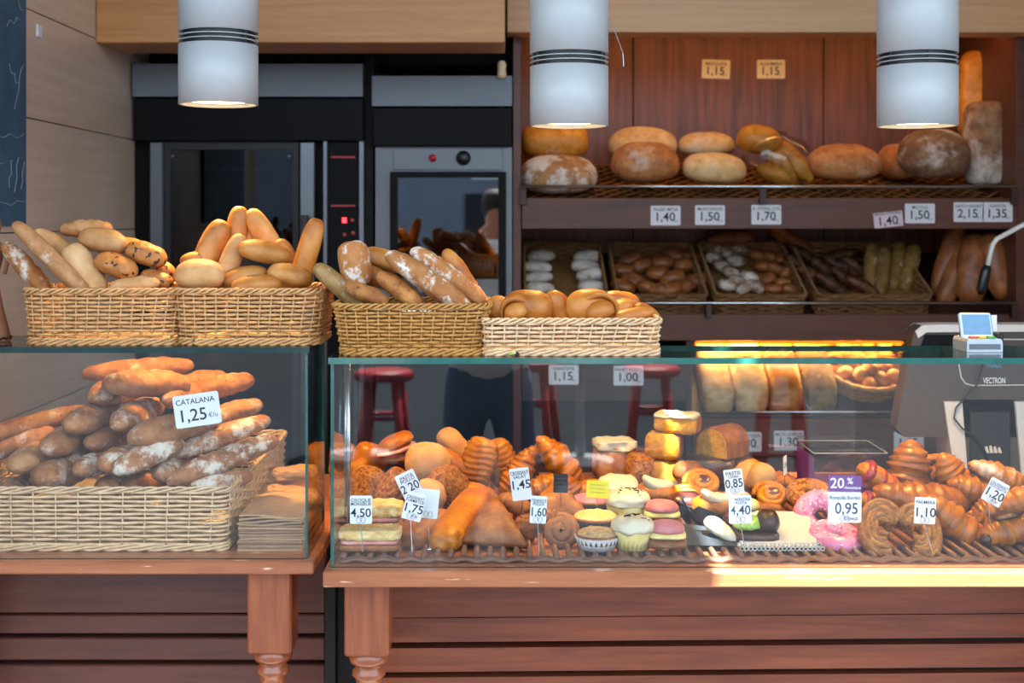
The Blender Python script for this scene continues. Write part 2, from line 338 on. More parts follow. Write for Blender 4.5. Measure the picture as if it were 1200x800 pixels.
# ------------------------------------------------------------------ ovens
D = 4.31
ov = thing('deck_oven', 'tall black deck oven with steel hood strip and glass door beside the wall', 'oven', (0, 0, 0))
pb(MB(), 158, 426, 114, 900, D+.02, 4.93, .004).build('body', 'oven_black', ov)
m = MB(); zt, zb = Z(76, D), Z(114, D); m.add([(X(158, D), D-.03, zt), (X(426, D), D-.03, zt), (X(426, D), D-.03, zb), (X(158, D), D-.03, zb), (X(158, D), 4.9, zt), (X(426, D), 4.9, zt), (X(426, D), 4.9, zb), (X(158, D), 4.9, zb)],
      [(0, 1, 2, 3), (0, 4, 5, 1), (3, 2, 6, 7), (0, 3, 7, 4), (1, 5, 6, 2), (4, 7, 6, 5)]); m.build('hood_strip', 'hood_grey', ov)
pb(MB(), 158, 426, 115, 165, D-.035, D+.02, .003).build('fascia', 'oven_black', ov)
dr = pb(pb(pb(pb(MB(), 192, 350, 166, 175, D-.01, D+.015), 192, 200, 175, 620, D-.01, D+.015), 343, 350, 175, 620, D-.01, D+.015), 200, 343, 560, 620, D-.01, D+.015).build('door', 'oven_dark', ov)
pb(MB(), 200, 343, 175, 560, D-.004, D+.004).build('door_pane', 'glass_dark', dr)
pb(MB(), 200, 343, 196, 199, D+.008, D+.012).build('rack_edge', 'steel', dr)
for bx in (202, 339):
    MB().lathe([(0, -.004), (.006, -.003), (.006, .004), (0, .004)], 10).build('rivet', 'steel', dr).location = P(bx, 183, D-.012)
for x0, x1 in ((175, 191), (351, 369)): pb(MB(), x0, x1, 166, 620, D-.03, D+.02, .004).build('door_post', 'steel', ov)
h = MB(); h.tube([P(357, 252, D-.07), P(357, 330, D-.07)], .012, 10); h.tube([P(357, 262, D-.07), P(357, 262, D-.02)], .007, 8); h.tube([P(357, 322, D-.07), P(357, 322, D-.02)], .007, 8); h.build('door_handle', 'steel_soft', ov, True)
for x0, x1 in ((378, 384), (420, 427)): pb(MB(), x0, x1, 163, 620, D-.02, D+.02, .003).build('trim_bar', 'steel', ov)
cp = pb(MB(), 384.5, 419.5, 165, 620, D-.008, D+.02).build('control_panel', 'oven_black', ov)
pb(MB(), 401, 406, 255, 261, D-.012, D-.008).build('led', 'led_red', cp)
for bx, by in ((411, 256), (412, 271), (402, 273), (404, 283), (412, 283)): pb(MB(), bx, bx+3.5, by, by+3.5, D-.011, D-.008).build('button', 'led_dim', cp)
for by in (183, 240): pb(MB(), 388, 416, by, by+2, D-.010, D-.008).build('button_row', 'led_dim', cp)
tag(ov, ov['label'], 'oven', 'bakery ovens')

ov = thing('convection_oven', 'steel convection oven with red button, black knob and reflective glass door', 'oven', (0, 0, 0), 'bakery ovens')
m = MB(); pb(m, 440, 457, 172, 420, D, 4.9); pb(m, 593, 600, 172, 420, D, 4.9); pb(m, 457, 593, 172, 201, D, 4.9); m.box(X(457, D), X(593, D), 4.8, 4.9, Z(420, D), Z(172, D)); m.build('body', 'steel_soft', ov)
m = MB(); zt, zb = Z(90, D), Z(125, D); m.add([(X(437, D), D-.03, zt), (X(600, D), D-.03, zt), (X(600, D), D-.03, zb), (X(437, D), D-.03, zb), (X(437, D), 4.9, zt), (X(600, D), 4.9, zt), (X(600, D), 4.9, zb), (X(437, D), 4.9, zb)],
      [(0, 1, 2, 3), (0, 4, 5, 1), (3, 2, 6, 7), (0, 3, 7, 4), (1, 5, 6, 2), (4, 7, 6, 5)]); m.build('hood_strip', 'hood_grey', ov)
pb(MB(), 437, 600, 126, 171, D-.03, 4.9, .003).build('fascia', 'oven_black', ov)
cp = pb(MB(), 461, 589, 174, 199, D-.006, D+.002, .001).build('control_strip', 'steel_soft', ov)
k = MB().lathe([(0, 0), (.0125, 0), (.0125, .010), (.010, .016), (0, .017)], 20).build('button', 'red_plastic', cp, True); k.location = P(507, 185, D-.006); k.rotation_euler = (pi/2, 0, 0)
k = MB().lathe([(0, 0), (.025, 0), (.025, .006), (.021, .022), (.018, .026), (0, .027)], 24).build('knob', 'black_plastic', cp, True); k.location = P(543, 185, D-.006); k.rotation_euler = (pi/2, 0, 0)
pb(MB(), 440, 600, 420, 620, D, 4.9).build('lower_body', 'oven_black', ov)
dr = pb(pb(pb(pb(MB(), 458, 592, 201, 208, D-.03, D), 458, 466, 208, 420, D-.03, D), 584, 592, 208, 420, D-.03, D), 466, 584, 400, 420, D-.03, D).build('door', 'oven_black', ov)
pb(MB(), 466, 584, 208, 400, D-.024, D-.018).build('door_pane', 'glass_oven', dr)
for i in range(7):
    pb(MB(), 467, 476, 216+i*22, 224+i*22, D+.02, 4.6).build('rack_rail', 'steel', ov)
pb(MB(), 470, 590, 290, 293, D+.05, 4.7).build('baking_tray', 'tray_metal', ov); pb(MB(), 470, 590, 312, 315, D+.05, 4.7).build('baking_tray', 'tray_metal', ov)
tag(MB().box(X(426.6, D), X(436.6, D), 4.33, 4.9, 0, 2.14).box(-1.245, X(600, D)-.002, 4.5, 4.9, 2.14, 3.28).build('oven_recess_lining', 'wall_black'), 'black lining of the recess around and above the ovens', 'panel')
tag(MB().lathe([(0, 0), (.012, .002), (.016, .014), (.013, .03), (.015, .045), (.01, .058), (0, .06)], 12).build('foam_plug', 'card_cream', None, True), 'small cream foam plug at the top corner of the shelf unit', 'plug').location = P(588, 92, 4.26)

# ------------------------------------------------------------------ wooden bread shelf unit
D = 4.3
su = thing('bread_shelf_unit', 'large dark brown wooden bread shelf unit behind the counter', 'shelf', (0, 0, 0))
xl, xr = X(601, D), X(1191, D)
MB().box(xl, xl+.028, D, 4.86, 0, 2.6, .002).build('side_panel', 'cabinet', su); MB().box(xr, xr+.035, D, 4.86, 0, 2.6, .002).build('side_panel', 'cabinet', su)
MB().box(xl, xr+.035, 4.86, 4.88, 0, 2.6).build('backing', 'cabinet_dark', su)
bj = [xl+.028, X(742, 4.84), X(965, 4.84), X(1100, 4.84), xr]
for a, b in zip(bj[:-1], bj[1:]): MB().box(a+.0015, b-.0015, 4.84, 4.86, 1.45, 2.6, .002).build('back_panel', 'cabinet_back', su)
MB().box(xl+.03, xr, 4.84, 4.86, .0, 1.44).build('back_panel', 'cabinet_dark', su)
SL = .31                                    # slope of the upper rack
def rackz(y): return 1.652+(y-4.3)*SL
sh = MB(); y0, y1 = 4.30, 4.83
sh.add([(xl+.03, y0, rackz(y0)-.02), (xr, y0, rackz(y0)-.02), (xr, y1, rackz(y1)-.02), (xl+.03, y1, rackz(y1)-.02), (xl+.03, y0, rackz(y0)-.035), (xr, y0, rackz(y0)-.035), (xr, y1, rackz(y1)-.035), (xl+.03, y1, rackz(y1)-.035)],
       [(0, 1, 2, 3), (7, 6, 5, 4), (0, 4, 5, 1), (3, 2, 6, 7), (0, 3, 7, 4), (1, 5, 6, 2)]); rack = sh.build('rack_shelf', 'cabinet_dark', su)
la = MB(); step = .052; n = int((xr-xl)/step)+12
for s in (-1, 1):
    for i in range(-12, n+12):
        x0 = xl+i*step; x1 = x0+s*.48
        pts = [(x0+(x1-x0)*k/8, y0+.02+(y1-y0-.04)*k/8) for k in range(9)]
        pts = [q for q in pts if xl+.035 < q[0] < xr-.005]
        if len(pts) > 1: la.tube([(q[0], q[1], rackz(q[1])-.012+.004*s) for q in pts], .006, 4, sq=.5)
la.build('lattice', 'lattice_wood', rack, kind='stuff')
MB().box(xl+.03, xr, 4.29, 4.31, Z(268, 4.3), Z(232, 4.3), .002).build('upper_fascia', 'cabinet', su)
rd = MB(); zr = Z(218.5, 4.27); rd.tube([(xl+.03, 4.27, zr), (xr, 4.27, zr)], .0055, 8); rd.build('guard_rail', 'chrome', su, True)
for px in (613, 893, 1187): MB().box(X(px, 4.29)-.011, X(px, 4.29)+.011, 4.272, 4.29, Z(240, 4.29), zr+.004, .001).build('rail_bracket', 'cabinet_dark', su)
# second tier
SL2, ZF2 = .42, 1.262
def tier2(y): return ZF2+(y-4.35)*SL2
MB().add([(xl+.03, 4.32, tier2(4.32)), (xr, 4.32, tier2(4.32)), (xr, 4.84, tier2(4.84)), (xl+.03, 4.84, tier2(4.84)), (xl+.03, 4.32, tier2(4.32)-.015), (xr, 4.32, tier2(4.32)-.015), (xr, 4.84, tier2(4.84)-.015), (xl+.03, 4.84, tier2(4.84)-.015)],
       [(0, 1, 2, 3), (7, 6, 5, 4), (0, 4, 5, 1), (3, 2, 6, 7), (0, 3, 7, 4), (1, 5, 6, 2)]).build('middle_shelf', 'cabinet_dark', su)
MB().box(xl+.03, xr, 4.30, 4.325, Z(399, 4.3), Z(368, 4.3), .002).build('middle_fascia', 'cabinet', su)
rd = MB(); zr2 = Z(355, 4.27); rd.tube([(xl+.03, 4.27, zr2), (xr, 4.27, zr2)], .0055, 8); rd.build('guard_rail', 'chrome', su, True)
for px in (613, 830, 1187): MB().box(X(px, 4.29)-.009, X(px, 4.29)+.009, 4.272, 4.31, Z(372, 4.29), zr2+.004, .001).build('rail_bracket', 'cabinet_dark', su)
# third tier: warm strip light, sloping glass shelf
st = MB().box(X(818, 4.36), X(1060, 4.36), 4.37, 4.40, Z(402, 4.36)-.003, Z(402, 4.36)+.003).build('light_strip', 'strip', su)
SL3, ZF3 = .66, .952
def tier3(y): return ZF3+(y-4.32)*SL3
MB().box(X(812, 4.3)-.02, X(812, 4.3), 4.32, 4.84, .0, 1.24).build('divider', 'cabinet_dark', su)
xa, xb = X(812, 4.3), xr
MB().add([(xa, 4.30, tier3(4.30)), (xb, 4.30, tier3(4.30)), (xb, 4.78, tier3(4.78)), (xa, 4.78, tier3(4.78)), (xa, 4.30, tier3(4.30)-.008), (xb, 4.30, tier3(4.30)-.008), (xb, 4.78, tier3(4.78)-.008), (xa, 4.78, tier3(4.78)-.008)],
       [(0, 1, 2, 3), (7, 6, 5, 4), (0, 4, 5, 1), (3, 2, 6, 7), (0, 3, 7, 4), (1, 5, 6, 2)]).build('lower_shelf', 'cabinet_dark', su)
MB().tube([(xa, 4.297, ZF3-.004), (xb, 4.297, ZF3-.004)], .005, 6).build('shelf_edge_rail', 'chrome', su, True)
MB().box(xa, xr, 4.30, 4.325, Z(535, 4.3), Z(490, 4.3), .002).build('lower_fascia', 'cabinet', su)
MB().box(xl+.03, X(812, 4.3)-.02, 4.30, 4.325, Z(470, 4.3), Z(424, 4.3), .002).build('lower_fascia', 'cabinet_dark', su)
MB().box(xl+.03, xr, 4.33, 4.36, 0.02, Z(537, 4.3), .002).build('base_door', 'cabinet', su)
# warm strip lamps of the shelf unit
def area(name, loc, sx, sy, e, col, rot=(0, 0, 0)):
    d = bpy.data.lights.new(name, 'AREA'); d.shape = 'RECTANGLE'; d.size = sx; d.size_y = sy; d.energy = e; d.color = col
    o = bpy.data.objects.new(name, d); C.objects.link(o); o.location = loc; o.rotation_euler = rot; o.parent = su; return o
area('shelf_strip_light', ((X(818, 4.36)+X(1060, 4.36))/2, 4.42, Z(404, 4.36)-.004), .70, .03, 13.0*STRIP, (1, .55, .16), (math.radians(18), 0, 0))
MB().box(xl+.06, xr-.05, 4.335, 4.365, 2.30, 2.32).build('top_light_strip', 'strip', su)
area('top_strip_light', ((xl+xr)/2, 4.39, 2.29), 1.6, .03, 3.6*STRIP, (1, .48, .14), (math.radians(28), 0, 0))

# ------------------------------------------------------------------ display counters
def pane(mb_args, name, parent, mat='glass', edge='glass_edge', thin='y'):
    m = MB(); m.box(*mb_args)
    # faces order: -x, +x, -y, +y, -z, +z ; the broad faces are clear, the rims green
    me = m.mesh(name, [mat, edge])
    k = {'x': 0, 'y': 1, 'z': 2}[thin]
    for pl in me.polygons: pl.material_index = 0 if abs(pl.normal[k]) > .9 else 1
    o = bpy.data.objects.new(name, me); C.objects.link(o); o.parent = parent; return o
def turned_leg(parent, xc, yc, half, ztop, zsq):
    m = MB().box(xc-half, xc+half, yc-half, yc+half, zsq, ztop, .004)
    l = m.build('leg', 'leg_wood', parent)
    MB().box(xc-half, xc+half, yc-half, yc+half, 0, .12, .004).build('foot_block', 'leg_wood', l)
    h = half
    prof = [(h*.78, zsq), (h*.86, zsq-.006), (h*.90, zsq-.014), (h*.84, zsq-.022), (h*.62, zsq-.026), (h*.60, zsq-.034), (h*.74, zsq-.040), (h*.76, zsq-.048), (h*.62, zsq-.054), (h*.55, zsq-.070), (h*.62, zsq-.09), (h*.86, zsq-.15), (h*.94, zsq-.22), (h*.86, zsq-.30), (h*.6, zsq-.40), (h*.5, .20), (h*.8, .17), (h*.8, .14), (h*.6, .12)]
    MB().lathe(prof, 28, (xc, yc, 0)).build('turned_section', 'leg_wood', l, True)
GZL = 1.343
c1 = thing('display_counter', 'left glass display counter on a worn wooden ledge with turned leg', 'counter', (0, 0, 0), 'display counters')
MB().box(-1.245, X(368, 2.53), 2.53, 3.40, .895, .92, .003).build('worktop', 'ledge_wood', c1)
pane((-1.24, -.39, 2.55, 2.556, .92, GZL-.012), 'front_pane', c1)
pane((-.396, -.39, 2.557, 2.79, .92, GZL-.012), 'side_pane', c1, thin='x')
pane((-1.24, -.386, 2.547, 2.79, GZL-.012, GZL), 'top_pane', c1, edge='glass_edge_dark', thin='z')
for xc in (X(318, 2.58), -1.19): turned_leg(c1, xc, 2.60, .044, .895, .728)
bp = MB().box(-1.245, -.388, 2.83, 2.84, 0, .895).build('base_panel', 'black_gap', c1)
zz = [.895, .735, .732, .690, .681, .632, .622, .55, .54, .46, .45, .37, .36, .28, .27, .19, .18, .1]
for a, b in zip(zz[0::2], zz[1::2]): MB().box(-1.245, -.39, 2.80, 2.83, b, a, .003).build('plank', 'panel_wood', bp)
MB().box(-.388, -.366, 2.78, 2.84, 0, .80).build('base_post', 'black_gap', bp)

GZR = 1.33
c2 = thing('display_counter', 'right glass pastry counter on a wooden ledge with turned leg', 'counter', (0, 0, 0), 'display counters')
MB().box(X(378, 2.44), 1.36, 2.44, 3.40, .895, .925, .003).build('worktop', 'ledge_wood', c2)
pane((-.334, 1.33, 2.47, 2.476, .925, GZR-.012), 'front_pane', c2)
pane((-.334, -.328, 2.477, 2.70, .925, GZR-.012), 'side_pane', c2, thin='x')
pane((1.324, 1.33, 2.477, 2.70, .925, GZR-.012), 'side_pane', c2, thin='x')
pane((-.338, 1.335, 2.467, 2.70, GZR-.012, GZR), 'top_pane', c2, thin='z')
MB().tube([(-.325, 2.690, .926), (-.325, 2.690, GZR-.012)], .004, 6).build('support_rod', 'chrome', c2, True)
MB().tube([(1.32, 2.690, .926), (1.32, 2.690, GZR-.012)], .004, 6).build('support_rod', 'chrome', c2, True)
for xc in (X(432, 2.53), 1.28): turned_leg(c2, xc, 2.535, .0435, .895, Z(768, 2.50))
bp = MB().box(-.362, 1.36, 2.80, 2.81, 0, .895).build('base_panel', 'black_gap', c2)
zz = [.895, .742, .740, .689, .676, .625, .613, .56, .55, .46, .45, .37, .36, .28, .27, .19, .18, .1]
for a, b in zip(zz[0::2], zz[1::2]):
    MB().add([(-.31, 2.745, b), (1.36, 2.785, b), (1.36, 2.80, b), (-.31, 2.80, b), (-.31, 2.745, a), (1.36, 2.785, a), (1.36, 2.80, a), (-.31, 2.80, a)],
             [(0, 1, 2, 3), (7, 6, 5, 4), (0, 4, 5, 1), (2, 6, 7, 3), (0, 3, 7, 4), (1, 5, 6, 2)]).build('plank', 'panel_wood_right', bp)

# ------------------------------------------------------------------ pendant lamps
def pendant(px, ybot, D, label):
    r = .087; zb = Z(ybot, D)+.004
    t = thing('pendant_lamp', label, 'lamp', (X(px, D), D, zb), 'cylinder pendant lamps')
    MB().lathe([(r-.006, .012), (r-.006, .0), (r, 0), (r, .131), (r-.004, .131), (r-.02, .131)], 48).build('lower_shade', 'lamp_shell', t, True)
    MB().lathe([(r-.02, .160), (r-.004, .160), (r, .160), (r, .291), (r-.004, .294), (.02, .294), (0, .294)], 48).build('upper_shade', 'lamp_shell', t, True)
    MB().lathe([(r-.007, .125), (r-.007, .17)], 40).build('core', 'lamp_black', t, True)
    for z in (.1405, .1505): MB().lathe([(r-.02, z-.0009), (r, z-.0009), (r, z+.0009), (r-.02, z+.0009)], 48).build('louver_ring', 'lamp_shell', t, True)
    for a in range(6): MB().box(-.002, .002, -.004, .004, .129, .164).build('louver_post', 'lamp_black', t).location = ((r-.006)*math.cos(a*pi/3+.5), (r-.008)*math.sin(a*pi/3+.5), 0)
    MB().lathe([(0, .016), (r-.03, .016), (r-.02, .010), (r-.007, .010)], 40).build('reflector', 'chrome', t, True)
    MB().lathe([(0, .008), (.066, .008), (.070, .011), (.066, .014), (0, .014)], 32).build('bulb', 'bulb', t, True)
    MB().lathe([(0, .294), (.018, .294), (.018, .32), (.007, .325), (.007, 3.295-zb), (0, 3.295-zb)], 16).build('stem', 'lamp_black', t, True)
    MB().tube([(-.05, 0, .293), (-.045, 0, .31), (-.02, .005, .33), (-.004, .005, .42)], .003, 6).build('wire', 'red_wire', t, True)
    MB().tube([(.05, 0, .293), (.055, -.02, .306), (.03, -.01, .325), (.004, -.004, .40)], .003, 6).build('wire', 'red_wire', t, True)
    d = bpy.data.lights.new('lamp_glow', 'SPOT'); d.energy = LAMP_W; d.color = (1, .57, .15); d.spot_size = math.radians(96); d.spot_blend = .7; d.shadow_soft_size = .05
    o = bpy.data.objects.new('lamp_glow', d); C.objects.link(o); o.parent = t; o.location = (0, 0, -.004)
    return t
PD = 2.84
pendant(256, 125, PD, 'grey cylinder pendant lamp above the two left bread baskets')
pendant(667, 150, PD, 'white cylinder pendant lamp above the brioche basket')
pendant(1075, 150, PD, 'white cylinder pendant lamp at the right above the cash register')
MB().tube([P(712, 20, PD), P(722, 40, PD+.01), P(730, 62, PD+.02), P(731, 78, PD+.02)], .0008, 4).build('loose_thread', 'wire')
tag(bpy.data.objects['loose_thread'], 'thin loose thread hanging beside the middle pendant lamp', 'thread')

# ------------------------------------------------------------------ wicker baskets
def rrect(wd, dp, r, n=200):
    """points of a rounded rectangle, evenly spaced"""
    a, b = wd/2-r, dp/2-r; per = 4*(a+b)+2*pi*r; out = []
    segs = [('l', 2*a, (-a, -dp/2), (1, 0)), ('c', pi*r/2, (a, -b), -pi/2), ('l', 2*b, (wd/2, -b), (0, 1)), ('c', pi*r/2, (a, b), 0),
            ('l', 2*a, (a, dp/2), (-1, 0)), ('c', pi*r/2, (-a, b), pi/2), ('l', 2*b, (-wd/2, b), (0, -1)), ('c', pi*r/2, (-a, -b), pi)]
    for i in range(n):
        s = per*i/n
        for t, L, p, d in segs:
            if s <= L or (t, L, p, d) == segs[-1]:
                if t == 'l': out.append((p[0]+d[0]*s, p[1]+d[1]*s, d[1], -d[0]))
                else:
                    g = d+s/r; out.append((p[0]+r*math.cos(g), p[1]+r*math.sin(g), math.cos(g), math.sin(g)))
                break
            s -= L
    return out
def basket(name, label, loc, wt, dt, wb, db, h, mat, nst=44, rows=17, r=.045, band=None, group=None, rot=(0, 0, 0), sw=.0021, bow=.0, rimr=.0045, baserows=2):
    t = thing(name, label, 'basket', loc, group); t.rotation_euler = rot
    nst += nst % 2; K = 4; n = nst*K
    top = rrect(wt, dt, r, n); bot = rrect(wb, db, r*.8, n)
    def at(i, f, o=0):
        a, b = bot[i % n], top[i % n]
        return (a[0]+(b[0]-a[0])*f+(a[2]+(b[2]-a[2])*f)*o, a[1]+(b[1]-a[1])*f+(a[3]+(b[3]-a[3])*f)*o, h*f+bow*f*abs(2*((i % n)/n)-1)*0)
    wv = MB(); rh = h/rows
    for j in range(rows):
        f = (j+.6)/(rows+.2); jit = random.uniform(-.0006, .0006)
        pts = []
        for i in range(n):
            ph = pi*(i/K)+(pi if j % 2 else 0)
            pts.append(Vector(at(i, f, (sw+.0014)*math.cos(ph)))+Vector((0, 0, jit+.0004*math.sin(i*.37+j))))
        wv.tube(pts, rh*.36, 5, True, sq=1.0)
    wv.build('weave', mat, t, True, 'stuff')
    sk = MB()
    for k in range(nst): sk.tube([at(k*K, f) for f in (0, .5, 1.0)], sw, 5)
    sk.build('stakes', mat, t, True, 'stuff')
    rim = MB()
    for q in range(3):
        pts = []
        for i in range(n*2):
            ph = 2*pi*q/3+i*pi*nst/(n)*.5
            c = Vector(at(i//2, 1, 0)); nx = top[(i//2) % n]
            pts.append(c+Vector((nx[2], nx[3], 0))*(rimr*math.cos(ph))+Vector((0, 0, rimr*math.sin(ph)+.001)))
        rim.tube(pts[::2] if n > 150 else pts, rimr*.62, 5, True)
    rim.build('rim', mat, t, True)
    bs = MB()
    for q in range(baserows*2):
        pts = []
        for i in range(n):
            ph = i*pi/K*1.0+pi*q
            c = Vector(at(i, .0, .003)); nx = bot[i]
            pts.append(c+Vector((nx[2], nx[3], 0))*(.0028*math.cos(ph))+Vector((0, 0, .004+.0065*(q//2)+.0030*math.sin(ph))))
        bs.tube(pts, .0030, 5, True)
    bs.build('base_braid', mat, t, True)
    fl = MB(); v = [(q[0]*.97, q[1]*.97, .004) for q in bot]; v2 = [(q[0]*.97, q[1]*.97, .008) for q in bot]
    fl.add(v+v2, [tuple(range(n)), tuple(range(2*n-1, n-1, -1))]+[(i, (i+1) % n, n+(i+1) % n, n+i) for i in range(n)]); fl.build('bottom', mat, t)
    if band:
        z0, z1 = band; bd = MB(); o = rrect(wb+.002, db+.002, r*.8, n)
        def fr(z): return [(a[0]+a[2]*.004, a[1]+a[3]*.004, z) for a in (o)]
        bd.add(fr(z0)+fr(z1), [(i, (i+1) % n, n+(i+1) % n, n+i) for i in range(n)]); bd.build('wooden_band', 'wicker_band', t)
    return t

# ------------------------------------------------------------------ breads
CAT = {}
def blob(L, W, H, p=2.4, q=2.0, n=28, m=24, bend=0, noi=.05, nf=3.0, seed=0, ridges=0, ramp_=.10, flat=.75, taper=0, slash=0, sdep=.12, slant=.6, bendz=0, creases=None):
    """bread body along local x; the seeded noise keeps every loaf different"""
    vs = []; fs = []; sv = Vector((seed*3.17, seed*1.71, seed*.77))
    for i in range(n+1):
        t = -math.cos(pi*i/n); rad = max(0, 1-abs(t)**p)**(1/p); rad *= 1-taper*t
        if ridges:
            fr = (abs(t)*ridges/2) % 1; rad *= 1+ramp_*(fr-.5)
        for k in range(m):
            a = 2*pi*k/m; c, s = math.cos(a), math.sin(a)
            y = math.copysign(abs(c)**(2/q), c); z = math.copysign(abs(s)**(2/q), s)
            if z < 0: z *= flat
            v = Vector((t*L/2, y*rad*W/2, z*rad*H/2))
            e = 1+noi*(noise.noise(Vector((t*nf*L/max(W, 1e-6)*.5, y*nf*.7, z*nf*.7))+sv)+.5*noise.noise(Vector((t*nf*L/max(W, 1e-6), y*nf*1.6, z*nf*1.6))+sv*2)+.3*noise.noise(Vector((t*nf*L/max(W, 1e-6)*2.2, y*nf*3.6, z*nf*3.6))+sv*3))
            if slash and z > -.2:
                u = (t+slant*y*W/L)*slash/2+.5; fr = u-math.floor(u)-.5
                e *= 1-sdep*math.exp(-(fr/.12)**2)+sdep*.5*math.exp(-((abs(fr)-.26)/.1)**2)
            v.y *= e; v.z *= e
            if bend:
                R = L/bend; g = v.x/R; rr = R-v.y
                v = Vector((rr*math.sin(g), R-rr*math.cos(g)-R*(1-math.cos(bend/2))*.5, v.z))
            if bendz:
                v.z += bendz*(t*t-.4)*H
            vs.append(v)
    for i in range(n):
        for k in range(m): fs.append((i*m+k, i*m+(k+1) % m, (i+1)*m+(k+1) % m, (i+1)*m+k))
    fs.append(tuple(range(m-1, -1, -1))); fs.append(tuple(n*m+k for k in range(m)))
    mb = MB(); mb.add(vs, fs); return mb
_seed = [0]
def put(o, px, py, D, ang=0, yaw=0, roll=0):
    o.matrix_basis = Matrix.Translation(P(px, py, D)) @ basis(ang, yaw, roll).to_4x4(); return o
def B(name, label, px, py, D, L, W, ang=0, yaw=0, mat='golden', Hf=.85, roll=0, group=None, cat=None, **k):
    """one loaf: centre pixel, distance, length and width in pixels at that distance"""
    _seed[0] += 1; s = S(D)
    o = blob(L*s, W*s, W*s*Hf, seed=_seed[0], **k).build(name, mat, None, True)
    put(o, px, py, D, ang, yaw, roll)
    return tag(o, label, cat or CAT.get(name, 'bread'), group)
def croissant(label, px, py, D, L, W, ang=0, yaw=0, roll=0, mat='croissant', group='croissants in the right counter', bend=1.5, parent_extra=None):
    _seed[0] += 1; s = S(D)
    o = blob(L*s, W*s, W*s*.85, p=1.7, n=44, m=22, bend=bend, noi=.05, seed=_seed[0], ridges=9, ramp_=.27, flat=.8).build('croissant', mat, None, True)
    put(o, px, py, D, ang, yaw, roll); return tag(o, label, 'croissant', group)
def snail(name, label, px, py, D, R, tube, ang=0, yaw=0, roll=0, mat='golden_rich', group=None, turns=1.6, cat='bun', lift=.5):
    """coiled bun: a thick dough rope rolled into a spiral, in local x-y"""
    s = S(D); pts = []; rs = []; n = 46
    for i in range(n):
        f = i/(n-1); a = f*turns*2*pi; rr = (R-tube*.5)*(.08+.92*f)
        pts.append((rr*s*math.cos(a), rr*s*math.sin(a), (1-f)*tube*lift*s)); rs.append(tube*s*.5*(1.0-.35*max(0, (f-.85)/.15))*(1.05 if f > .1 else .8))
    o = MB().tube(pts, rs, 12).build(name, mat, None, True); put(o, px, py, D, ang, yaw, roll); return tag(o, label, cat, group)
CAT.update(baguette='baguette', bread_loaf='loaf', bread_roll='bread roll', bun='bun', pastry='pastry')

# the wide shallow breads in the left counter -------------------------------------------------
RUST = 'long floury loaves in the left counter'
bz = .921
basket('bread_basket', 'large pale straight-sided wicker basket of floury loaves in the left counter', ((-1.16-.562)/2, 2.955, bz), .60, .70, .585, .685, .125, 'wicker_pale', 56, 14, .02, group='wicker baskets')
def cat_(label, px, py, D, L, W, ang, yaw, mat='catalana', **k):
    if yaw >= 50:                                   # seen end-on: the pixel is the near end
        v = P(px, py, D)-Vector((0, 0, EYE)); v.normalize(); d = (v+Vector((math.cos(math.radians(ang)), 0, math.sin(math.radians(ang))))*.34); d.z = max(d.z, -.12); d.normalize()
        yaw = math.degrees(math.asin(d.y)); ang = math.degrees(math.atan2(d.z, d.x)); c = P(px, py, D)+d*((L-W)*S(D)*.45)
        D = c.y; px = 590+c.x*FPX/D; py = 255+(EYE-c.z)*FPX/D
    return B('bread_loaf', label, px, py, D, L, W, ang, yaw, mat, .86, 0, RUST, p=k.pop('p', 2.6), noi=.11, nf=3.6, slash=k.pop('slash', 3), sdep=.07, n=34, m=26, **k)
